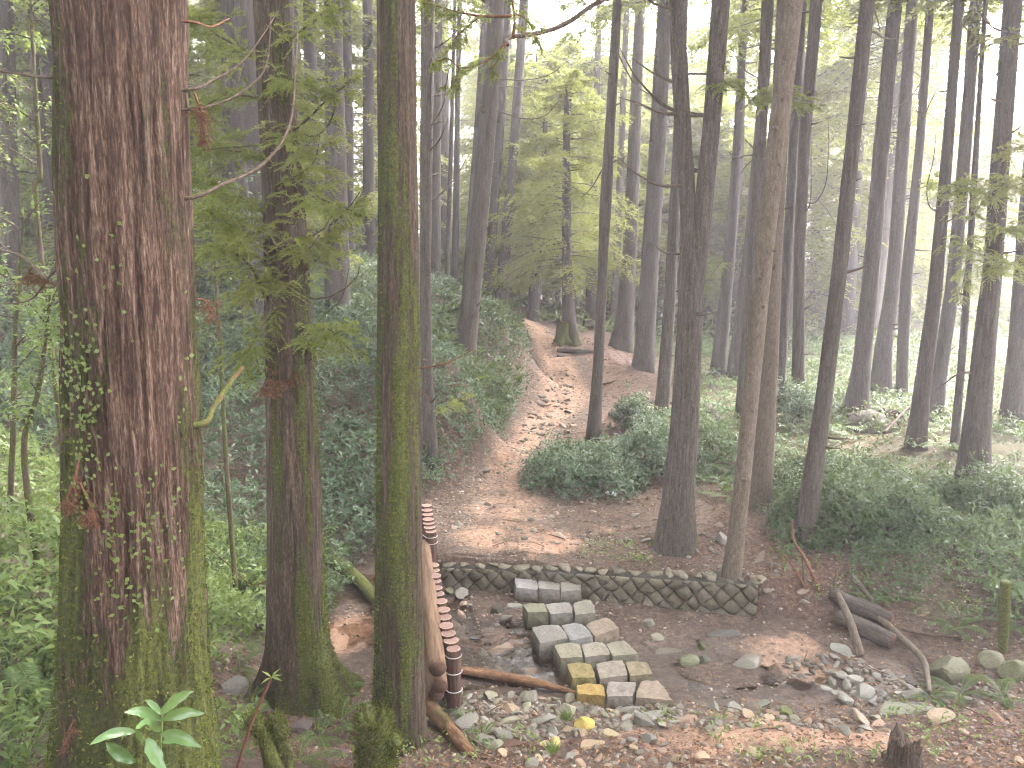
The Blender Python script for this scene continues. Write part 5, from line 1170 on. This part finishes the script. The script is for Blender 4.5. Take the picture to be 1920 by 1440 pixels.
F3 = np.c_[np.zeros(m_, int), 1+np.arange(m_), 1+(np.arange(m_)+1) % m_]; F4 = grid_faces(15, m_, True)+1
am = dict(orange=np.full(len(V), .3), litter=np.zeros(len(V)), gravel=np.full(len(V), .35), wet=.25+.75*sst(8.0, 7.2, V[:, 1]), green=.32*sst(7.6, 8.2, V[:, 1]))
tag(link('stream_apron', mesh_np('stream_apron', V, [F3, F4], [M['soil']], True, am)), kind='structure')
# ------------------------------------------------------------------ undergrowth
def whorls(acc, X, Y, hgt, rng, nleaf=7, L=(.06, .11), wr=.34, full=True, tilt=.5, tintn=None):
    n = len(X); Z = H(X, Y)+hgt
    az = rng.random((n, 1))*6.28+np.arange(nleaf)[None]*(6.283/nleaf)+rng.normal(size=(n, nleaf))*.35
    el = rng.normal(tilt, .45, (n, nleaf)); ax = nrm(np.stack([rng.normal(size=n)*.35, rng.normal(size=n)*.35-.25, np.ones(n)], -1))
    u = nrm(np.cross(ax, [0, 1.0, 0.1])); v = np.cross(ax, u)
    D = (u[:, None]*np.cos(az)[..., None]+v[:, None]*np.sin(az)[..., None])*np.cos(el)[..., None]+ax[:, None]*np.sin(el)[..., None]
    P = np.stack([X, Y, Z], -1)[:, None]+D*.012+np.stack([rng.normal(size=(n, nleaf))*.02, rng.normal(size=(n, nleaf))*.02, rng.normal(size=(n, nleaf))*.03], -1)
    l = rng.uniform(*L, (n, nleaf)); Uv = ax[:, None]+rng.normal(size=(n, nleaf, 3))*.25
    big = (fbm(X*1.3, Y*1.3, 0, 55, 2) if tintn is None else tintn)
    tn = np.clip(big[:, None]*.9-.15+rng.random((n, nleaf))*.45, 0, 1)
    leaves(acc, P.reshape(-1, 3), D.reshape(-1, 3), Uv.reshape(-1, 3), l.ravel(), l.ravel()*wr, .18, .22, tn.ravel(), full)
def zone(n, x0, x1, y0, y1, ok, rng, ypow=1.0):
    X = []; Y = []
    while sum(map(len, X)) < n:
        x = rng.uniform(x0, x1, n*2); y = y0+(y1-y0)*rng.random(n*2)**ypow; k = ok(x, y) > rng.random(n*2); X.append(x[k]); Y.append(y[k])
    return np.concatenate(X)[:n], np.concatenate(Y)[:n]
def mound(x, y, a, b, f=1.1, s=0): return a+(b-a)*fbm(x*f, y*f, 0, 70+s, 3)
tb = [(t['base'][0], t['base'][1], t['R'][0]) for t in TREES.values()]
def clear(x, y, k=1.15):
    o = np.ones_like(x)
    for a, b, r in tb: o *= ((x-a)**2+(y-b)**2 > (r*k)**2)
    return o
def cover(name, label, parts, mat):
    acc = Acc()
    for X, Y, hg, rng, kw in parts: whorls(acc, X, Y, hg, rng, **kw)
    tag(link(name, acc.mesh(name, M[mat])), label, kind='stuff')
r1 = np.random.default_rng(101)
def okL(x, y):        # the shrub slope left of the path
    e = np.interp(y, _pc[:,1], _pc[:,0])-np.interp(y, _pc[:,1], _pw)
    left_of = sst(.1, -.2, x-np.minimum(e+.12, np.interp(y, [9.5, 11, 12.5, 14, 16, 19], [-1.9, -1.15, -.4, .05, .4, .55])))
    d = left_of*sst(9.6, 10.2, y)*(.65+.35*sst(.35, .55, fbm(x*.8, y*.8, 0, 41, 3)))
    d *= 1.0       # bare earth round the leaning trunk
    return d*clear(x, y)
X, Y = zone(15000, -8.5, .4, 9.6, 19, okL, r1); hl = mound(X, Y, .1, .95, .9)*(.25+.75*r1.random(len(X))**.6)*np.interp(X, [-2.5, -.6], [1, .7])
cover('undergrowth', 'dense dark-leaved shrubs covering the slope left of the path', [(X, Y, hl, r1, dict(nleaf=7, L=(.06, .125)))], 'leaf_dark')
X, Y = zone(4500, -13, 0.2, 13.5, 26, lambda x, y: okL(x, y), r1); hl = mound(X, Y, .1, 1.1, .6)*(.3+.7*r1.random(len(X)))
cover('undergrowth', 'hazy shrubs higher on the left slope', [(X, Y, hl, r1, dict(nleaf=7, L=(.12, .22), full=False))], 'leaf_mid')
def okN(x, y): return sst(-2.3, -2.7, x)*clear(x, y)*(.3+.7*sst(.35, .55, fbm(x*1.1, y*1.1, 0, 43, 3)))
X, Y = zone(3600, -7.0, -2.3, 4.6, 9.8, okN, r1); hl = mound(X, Y, .1, 1.0, 1.0)*(.25+.75*r1.random(len(X))**.7)
cover('undergrowth', 'fresh green leafy shrubs on the near bank left of the huge cedar', [(X, Y, hl, r1, dict(nleaf=6, L=(.06, .12), wr=.36))], 'leaf_light')
def okM(x, y): return clear(x, y)*np.exp(-(((x+3.1)/.9)**2+((y-8.8)/.8)**2))
X, Y = zone(1300, -5.0, -2.0, 7.6, 10.2, okM, r1); hl = mound(X, Y, .1, .7, 1.2)*(.25+.75*r1.random(len(X))**.7)
cover('undergrowth', 'fresh green shrubs between the huge cedar and the buttressed one', [(X, Y, hl, r1, dict(nleaf=6, L=(.05, .10)))], 'leaf_mid')
def bush(name, label, cx, cy, rx, ry, h, n, mat, L=(.06, .11), seed=1, wr=.34, group=None):
    """one leafy bush: stems and leaves"""
    rng = np.random.default_rng(seed); g = np.array([cx, cy, float(H(cx, cy))]); root = empty(name, tuple(g)); tag(root, label, 'bush', group)
    a = rng.random(n)*6.283; q = np.sqrt(rng.random(n)); lob = 1+.55*(vn(np.cos(a)*1.9+seed, np.sin(a)*1.9, 0, seed)-.5)*2+.45*(rng.random(n) > .86)*rng.random(n)
    X = cx+np.cos(a)*q*rx*lob; Y = cy+np.sin(a)*q*ry*lob
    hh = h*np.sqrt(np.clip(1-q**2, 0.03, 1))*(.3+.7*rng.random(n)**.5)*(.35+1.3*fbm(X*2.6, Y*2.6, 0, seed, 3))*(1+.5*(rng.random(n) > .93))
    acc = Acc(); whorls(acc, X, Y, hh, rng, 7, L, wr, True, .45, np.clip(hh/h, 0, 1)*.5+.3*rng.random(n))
    me = acc.mesh('foliage', M[mat]); me.transform(Matrix.Translation(-Vector(g))); link('foliage', me, root)
    st = Acc()
    for k in range(14):
        j = rng.integers(n); p1 = np.array([X[j], Y[j], float(H(X[j], Y[j]))+hh[j]])-g; V, F = tube([p1*np.array([.25, .25, 0])-[0,0,.05], p1*.6+[0,0,.08], p1], [.008, .006, .003], 5, 8, .1, k, False); st.add(V, F[0])
    link('stems', st.mesh('stems', M['branch_dead']), root)
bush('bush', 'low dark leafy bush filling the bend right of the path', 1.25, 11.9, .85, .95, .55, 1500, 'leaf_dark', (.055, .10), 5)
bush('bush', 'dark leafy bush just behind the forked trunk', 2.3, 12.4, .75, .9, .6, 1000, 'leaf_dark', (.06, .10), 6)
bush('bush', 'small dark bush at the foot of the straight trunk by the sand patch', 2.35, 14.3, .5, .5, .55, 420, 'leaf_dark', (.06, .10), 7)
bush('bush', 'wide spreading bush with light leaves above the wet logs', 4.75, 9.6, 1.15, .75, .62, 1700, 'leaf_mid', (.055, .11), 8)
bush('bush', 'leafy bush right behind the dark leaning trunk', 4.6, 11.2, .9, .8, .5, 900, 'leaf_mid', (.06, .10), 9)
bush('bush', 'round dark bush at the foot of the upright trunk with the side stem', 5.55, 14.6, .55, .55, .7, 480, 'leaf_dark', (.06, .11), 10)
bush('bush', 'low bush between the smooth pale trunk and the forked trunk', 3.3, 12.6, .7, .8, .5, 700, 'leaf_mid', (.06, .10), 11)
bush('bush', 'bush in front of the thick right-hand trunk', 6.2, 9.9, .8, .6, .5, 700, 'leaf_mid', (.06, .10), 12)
# ferns
def fern_arrays(rng, nfr, L, spread=.9, npin=20):
    P = []; D = []; U = []; LL = []; WW = []; ST = []
    for k in range(nfr):
        az = k*6.283/nfr+rng.normal()*.3; el = rng.uniform(.5, 1.15)*spread; l = L*rng.uniform(.7, 1.15); t = np.linspace(0, 1, npin+3)
        d = np.array([math.cos(az), math.sin(az), 0]); rise = math.sin(el)
        C = d*(t*l*math.cos(el*.6))[:, None]+np.array([0, 0, 1])*(l*(rise*t-.75*t**2*rise))[:, None]; ST.append(C)
        T = nrm(np.gradient(C, axis=0)); s = np.cross(T, [0, 0, 1.0]); s = nrm(s); up = np.cross(s, T)
        for j in range(2, npin+2):
            w = l*.17*math.sin(math.pi*(.12+.88*(1-t[j]))**.8)*1.05
            for sg in (-1, 1): P.append(C[j]); D.append(s[j]*sg+T[j]*.45-np.array([0, 0, .12])); U.append(up[j]); LL.append(w); WW.append(l/npin*.62)
        P.append(C[-2]); D.append(T[-1]); U.append(up[-1]); LL.append(l*.08); WW.append(l*.03)
    return map(np.array, (P, D, U, LL, WW, ST))
def fern_mesh(seed, nfr, L, mat, spread=.9):
    rng = np.random.default_rng(seed); P, D, U, LL, WW, ST = fern_arrays(rng, nfr, L, spread); acc = Acc(); leaves(acc, P, D, U, LL, WW, .1, .12, rng.random(len(P))*.5+.1, False)
    st = Acc()
    for C in ST: V, F = tube(C[[0, 5, 10, 16, 21]], [.004*L/.4, .001], 4, 10, 0, 1, False); st.add(V, F[0])
    return acc.mesh('frond', M[mat]), st.mesh('rachis', M['leaf_light'])
FERN = [fern_mesh(s, n, .42, 'fern', sp) for s, n, sp in ((1, 7, .9), (2, 9, .8), (3, 6, 1.1), (4, 8, .7))]
def fern(label, px, py, s, k, rz=0, group=None, Y=None, lift=0):
    g = ground(px, py) if Y is None else at_Y(px, py, Y)
    if Y is not None: g[2] = float(H(g[0], g[1]))
    root = empty('fern', tuple(g+[0, 0, lift])); root.rotation_euler = (0, 0, rz); root.scale = (s, s, s); tag(root, label, 'fern', group)
    link('fronds', FERN[k][0], root); link('frond_stalks', FERN[k][1], root)
for a in [('tall fern with feathery fronds at the left edge beside the huge cedar',30,1170,1.6,0,.3),('fern right against the left side of the huge cedar',95,1200,1.4,1,.9),('fern low at the left edge under the tall one',20,1260,1.4,2,1.4),
          ('small upright fern beside the front log post',838,1330,.62,2,.2),('fern hanging below the pale flat slab',905,1385,.5,0,2.2),('fern at the foot of the slender cedar',600,1385,.8,3,.5),('fern between the cedars at the bottom edge',560,1425,.8,0,1.1),
          ('light green fern on the ground between the two big cedars',470,1210,.8,1,.1),('second fern near the grey boulder between the two big cedars',450,1255,.7,2,.5),('fern drooping over the upper wet log',1625,1120,.8,0,.6),
          ('pale fern right of the leaning pole',1680,1130,.8,2,1.9),('bright single fern in front of the wide spreading bush',1630,1045,.7,3,.2),('light green fern on the slope right of the wet logs',1790,1180,.9,1,.4),('fern by the broken mossy stem',1905,1180,.9,0,1.0),
          ('bright fern tuft at the end of the long bent branch',1745,1310,.5,3,.1),('low fern patch right of the bright tuft by the stream',1800,1305,.9,1,.7),('low fern patch at the right edge by the stream',1880,1310,.8,2,.2),
          ('fern at the lower left corner under the dead spray',60,1400,1.1,3,.4),('broad fern at the left edge, lowest of those beside the huge cedar',25,1330,1.5,0,2.0),('fern tucked between the huge cedar foot and the left edge',80,1290,1.3,2,1.1),('upright fern at the left edge above the others',10,1120,1.7,1,.2),('small fern at the left foot of the buttressed cedar',470,1310,.8,3,2.2),('fern at the right foot of the buttressed cedar',640,1300,.6,1,1.7),('yellow-green fern left of the forked stump',440,1400,.7,0,.9),('fern behind the purplish boulder',640,1350,.7,2,.1),('small fern at the foot of the forked trunk',1238,1022,.5,1,.3),
          ('fern under the bush behind the forked trunk',1345,900,1.0,0,.3),('fern in front of the smooth pale trunk',1480,900,1.0,3,.8),('fern among the bushes below the root mound',1560,930,1.1,1,.8)]:
    fern(*a)
# ferns and low plants that carpet the forest floor on the right: too many to count
def okR(x, y):
    e = np.interp(y, [9, 10.5, 11.5, 14, 16, 20, 24], [5.0, 3.4, 1.9, 2.4, 3.4, 4.0, 3.5]); return sst(0, .5, x-e)*clear(x, y)*(.25+.75*sst(.38, .6, fbm(x*.75, y*.75, 0, 47, 3)))*np.maximum(sst(8.6, 9.4, y-.12*(x-5)), .8*sst(7.2, 7.9, y)*sst(4.2, 4.9, x))
r2 = np.random.default_rng(202); acc = Acc(); X, Y = zone(660, 2.6, 13, 7.2, 24, okR, r2)
base = [list(fern_arrays(np.random.default_rng(50+k), 6, .5, .75, 12)) for k in range(5)]
for k, (x, y) in enumerate(zip(X, Y)):
    P, D, U, LL, WW, ST = base[k % 5]; s = r2.uniform(.7, 1.5); a = r2.random()*6.28; R = np.array([[math.cos(a), -math.sin(a), 0], [math.sin(a), math.cos(a), 0], [0, 0, 1]])
    leaves(acc, (P@R.T)*s+[x, y, float(H0(x, y))+.03], D@R.T, U@R.T, LL*s, WW*s*1.1, .1, .12, r2.random()*.6+.1+r2.random(len(P))*.2, False)
tag(link('fern_cover', acc.mesh('fern_cover', M['fern'])), 'carpet of ferns over the forest floor on the right', kind='stuff')
X, Y = zone(9500, 2.6, 14, 7.2, 24, okR, r2); hl = mound(X, Y, .05, .55, 1.0)*(.3+.7*r2.random(len(X)))
cover('undergrowth', 'low leafy plants over the forest floor on the right', [(X, Y, hl, r2, dict(nleaf=6, L=(.06, .12)))], 'leaf_mid')
X, Y = zone(5200, -30, 40, 22, 62, lambda x, y: clear(x, y)*(np.abs(x) < .75*y)*(.2+.8*sst(.35, .6, fbm(x*.4, y*.4, 0, 49, 3)))*sst(.4, 1.2, path_off(x, y)+(y > 24)*2), r2); hl = mound(X, Y, .05, .8, .5)*(.3+.7*r2.random(len(X)))
cover('undergrowth', 'misty ferns and shrubs far beyond the clearing', [(X, Y, hl, r2, dict(nleaf=7, L=(.2, .42), wr=.3, full=False))], 'leaf_mid')
X, Y = zone(1500, 3.4, 8.2, 7.3, 10.2, lambda x, y: clear(x, y)*sst(.42, .58, fbm(x*1.6, y*1.6, 0, 57, 3))*sst(.12, .3, H(x, y)), r2)
cover('undergrowth', 'patchy low plants on the bank above the wet logs', [(X, Y, .03+.2*r2.random(len(X)), r2, dict(nleaf=6, L=(.04, .09)))], 'leaf_mid')
X, Y = zone(420, -4.2, -2.0, 3.6, 5.4, lambda x, y: clear(x, y)*sst(.38, .55, fbm(x*2, y*2, 0, 58, 3)), r2)
cover('undergrowth', 'low fresh plants on the ground left of the huge cedar foot', [(X, Y, .03+.22*r2.random(len(X)), r2, dict(nleaf=6, L=(.04, .09), wr=.4))], 'leaf_light')
# small weeds and sparse ground plants near the stream and on the banks
X, Y = zone(620, -3.4, 6.5, 5.2, 9.6, lambda x, y: sst(.10, .3, H(x, y))*clear(x, y)*sst(.45, .62, fbm(x*1.4, y*1.4, 0, 51, 3)), r2)
cover('weeds', 'small weeds and seedlings on the banks', [(X, Y, .03+.06*r2.random(len(X)), r2, dict(nleaf=6, L=(.025, .06), wr=.4))], 'leaf_light')
# fallen leaves and needles, twigs and gravel on the ground
n = 52000; r3 = np.random.default_rng(303); X = r3.uniform(-4.5, 8, n); Y = 5+17*r3.random(n)**1.7
keep = (sst(.02, .12, H(X, Y)) > r3.random(n))*(r3.random(n) > .15*on_path(X, Y)); X, Y = X[keep], Y[keep]; n = len(X)
acc = Acc(); an = r3.random(n)*6.28; D = np.stack([np.cos(an), np.sin(an), r3.normal(size=n)*.2], -1); U = np.stack([r3.normal(size=n)*.3, r3.normal(size=n)*.3, np.ones(n)], -1)
L = r3.uniform(.02, .06, n)*np.interp(Y, [5, 20], [1, 1.7]); leaves(acc, np.stack([X, Y, H(X, Y)+.008], -1), D, U, L, L*r3.uniform(.15, .5, n), .2, .1, None, False)
tag(link('leaf_litter', acc.mesh('leaf_litter', M['litter'])), 'scattered reddish-brown fallen leaves and needles', kind='stuff')
n = 15000; X = r3.uniform(-4, 6, n); Y = 5.2+12*r3.random(n)**1.4; k = (on_path(X, Y)*.9+.5*sst(.35, .5, fbm(X*1.2, Y*1.2, 0, 53, 3)) > r3.random(n))*((X < 3.5) | (Y < 9.5)); X, Y = X[k], Y[k]; n = len(X)
V0, F0 = rock_V(7, 1, 4, 1, .8, .5, .1); s = r3.uniform(.008, .03, n)*np.interp(Y, [5, 17], [.9, 1.5]); an = r3.random(n)*6.28
VV = np.stack([V0[None, :, 0]*np.cos(an)[:, None]-V0[None, :, 1]*np.sin(an)[:, None], V0[None, :, 0]*np.sin(an)[:, None]+V0[None, :, 1]*np.cos(an)[:, None], V0[None, :, 2]*np.ones((n, 1))], -1)*s[:, None, None]
VV += np.stack([X, Y, H(X, Y)+s*.2], -1)[:, None]; FF = (F0[None]+np.arange(n)[:, None, None]*len(V0)).reshape(-1, 3)
M['gravel'] = leaf_mat('gravel_stone', (.13, .10, .08), (.36, .29, .24), 0.0, .85, .3)
acc = Acc(); acc.add(VV.reshape(-1, 3), FF, np.repeat(r3.random(n), len(V0))); tag(link('gravel', acc.mesh('gravel', M['gravel'])), 'loose gravel and small stones on the path and banks', kind='stuff')
# twigs
acc = Acc()
for k in range(420):
    x = r3.uniform(-3, 6); y = 5.2+14*r3.random()**1.4; a = r3.random()*6.28; l = r3.uniform(.06, .35); z = float(H0(x, y))+.03; d = np.array([math.cos(a), math.sin(a), r3.normal()*.05])*l
    if H0(x, y) < .03: continue
    V, F = tube([np.array([x, y, z]), np.array([x, y, z])+d*.5+r3.normal(size=3)*.02, np.array([x, y, z])+d], [.006, .003], 4, 6, 0, k, False); acc.add(V, F[0], np.full(len(V), r3.random()*.6))
tag(link('twig_debris', acc.mesh('twig_debris', M['litter'])), 'small twigs strewn over the ground', kind='stuff')
# grass tuft below the small yellow stone and others
for px, py, lab in [(1036,1412,'bright grass tuft below the small yellow stone'),(1062,1352,'small bright green plant left of the rounded yellow boulder')]:
    g = ground(px, py); acc = Acc(); m_ = 60; an = r3.random(m_)*6.28; D = np.stack([np.cos(an)*.7, np.sin(an)*.7, np.ones(m_)], -1); leaves(acc, r3.normal(size=(m_, 3))*.015*np.array([1, 1, 0]), D, np.repeat([[0, -1.0, .3]], m_, 0), r3.uniform(.06, .13, m_), .008, .2, .3)
    tag(link('grass_tuft', acc.mesh('grass_tuft', M['leaf_light']), None, tuple(g)), lab, 'grass')
# the broad-leaved plant in front of the huge cedar
Yp = 2.75; b0 = at_Y(303, 1500, Yp); b0[2] = float(H(b0[0], Yp)); gr = empty('broadleaf_plant', tuple(b0)); tag(gr, 'plant with long wavy glossy leaves in front of the huge cedar', 'plant')
st = [b0-b0-[0, 0, .03], at_Y(302, 1430, Yp)-b0, at_Y(303, 1370, Yp)-b0, at_Y(304, 1335, Yp)-b0]
link('stem', tube_mesh('stem', st, [.007, .004], M['leaf_light'], 7, 16, 0, 0), gr)
def blade(p0, p1, w, sag, seed, tone):
    n = 12; t = np.linspace(0, 1, n)[:, None]; p0 = np.asarray(p0); p1 = np.asarray(p1); C = p0+(p1-p0)*t+np.array([0, 0, 1])*np.sin(t*math.pi)*sag
    T = nrm(np.gradient(C, axis=0)); s = nrm(np.cross(T, np.array([0, -.75, .65]))); up = np.cross(s, T)
    wid = w*np.sin(math.pi*np.clip(t, .02, .995)**.8)**.8; wave = np.sin(t*19+seed)*.10*w
    V = np.concatenate([C-s*wid*.5+up*(wid*.14+wave), C-s*wid*.25+up*(wid*.05+wave*.4), C, C+s*wid*.25+up*(wid*.05-wave*.4), C+s*wid*.5+up*(wid*.14-wave)]).reshape(5, n, 3)
    link('leaf', mesh_np('leaf', V.reshape(-1, 3), grid_faces(5, n), [M['ginger']], True, dict(tint=np.full(5*n, tone))), gr)
for k, (a, b, w, sg, tn, d0, d1) in enumerate([((302,1338),(364,1296),22,.012,.9,0,-.05),((302,1350),(232,1337),20,.02,.7,0,-.1),((305,1348),(384,1338),22,.012,.6,0,-.08),((302,1372),(254,1368),20,.03,.6,0,-.15),
      ((254,1372),(166,1398),18,.02,.75,-.05,-.15),((303,1375),(378,1402),24,.012,.55,0,-.12),((275,1385),(312,1450),26,.0,.8,-.06,-.2),((200,1392),(256,1430),24,-.01,.05,-.05,-.02),((303,1392),(365,1385),18,.01,.3,0,.05),((304,1340),(272,1312),12,.01,.95,0,.03),((268,1395),(258,1362),18,.01,.3,0,-.05)]):
    blade(at_Y(*a, Yp+d0)-b0, at_Y(*b, Yp+d1)-b0, w/FPX*2.95, sg, k*2.1, tn)
# leafy saplings at the left edge
for k, (lab, px, Y) in enumerate([('thin leafy sapling left of the huge cedar, tall one',[(70,420),(75,330),(68,200),(62,100),(58,20),(55,-60)],7.5),('thin mossy sapling stem at the left edge',[(20,960),(25,800),(28,640),(34,540),(40,470),(44,400)],6.8),
                                  ('leaning mossy sapling stem close to the left edge',[(45,850),(70,740),(85,640),(95,540)],6.2),('thin leafy sapling beside the huge cedar on its right',[(425,880),(418,760),(412,640),(405,520),(398,420),(395,300)],8.2)]):
    P = np.array([at_Y(x, y, Y) for x, y in px]); b = np.array([P[0][0], Y, float(H(P[0][0], Y))]); P = np.vstack([b-[0, 0, .1], P]) if P[0][2] > b[2]+.1 else P
    root = empty('sapling', tuple(b)); tag(root, lab, 'sapling'); link('stem', tube_mesh('stem', P-b, [.03, .02, .008], M['branch_dead'], 7, 40, .5, .1, k), root)
    C = catmull(P-b, 40); rng = np.random.default_rng(80+k)
    for q in range(16):
        p = C[rng.integers(14, 40)]; a = rng.random()*6.28; l = rng.uniform(.3, .8); e = p+np.array([math.cos(a)*l, math.sin(a)*l*.6, rng.uniform(-.05, .35)]); o = link('branch', tube_mesh('branch', [p, (p+e)/2+[0, 0, .05], e], [.007, .003], M['branch_dead'], 5, 10, 0, .1, q), root)
        m_ = 70; t = rng.random((m_, 1))*.8+.2; A = p+(e-p)*t+rng.normal(size=(m_, 3))*.05; acc = Acc()
        leaves(acc, A, rng.normal(size=(m_, 3))*[1, 1, .5]+(e-p), np.repeat([[0, -.3, 1.0]], m_, 0)+rng.normal(size=(m_, 3))*.3, rng.uniform(.035, .08, m_), rng.uniform(.018, .032, m_), .15, .2)
        link('foliage', acc.mesh('foliage', M['leaf_light' if k != 3 else 'leaf_mid']), o)

# ------------------------------------------------------------------ the misty air
hm = bpy.data.materials.new('mist'); hm.use_nodes = True; hn = hm.node_tree.nodes; hl_ = hm.node_tree.links
hn.remove(hn['Principled BSDF']); pv = hn.new('ShaderNodeVolumePrincipled'); pv.inputs['Color'].default_value = (.93, .885, .97, 1); pv.inputs['Density'].default_value = .0042; pv.inputs['Anisotropy'].default_value = .5
hl_.new(pv.outputs[0], hn['Material Output'].inputs['Volume'])
zlo = float(GZ.min())-1.0; bx = np.array([[x, y, z] for x in (-131, 141) for y in (-26, 191) for z in (zlo, 27.0)])
hf = np.array([[0,1,3,2],[4,6,7,5],[0,4,5,1],[2,3,7,6],[0,2,6,4],[1,5,7,3]])
tag(link('haze', mesh_np('haze', bx, hf, [hm], False)), 'pale mist hanging between the trees', kind='stuff')
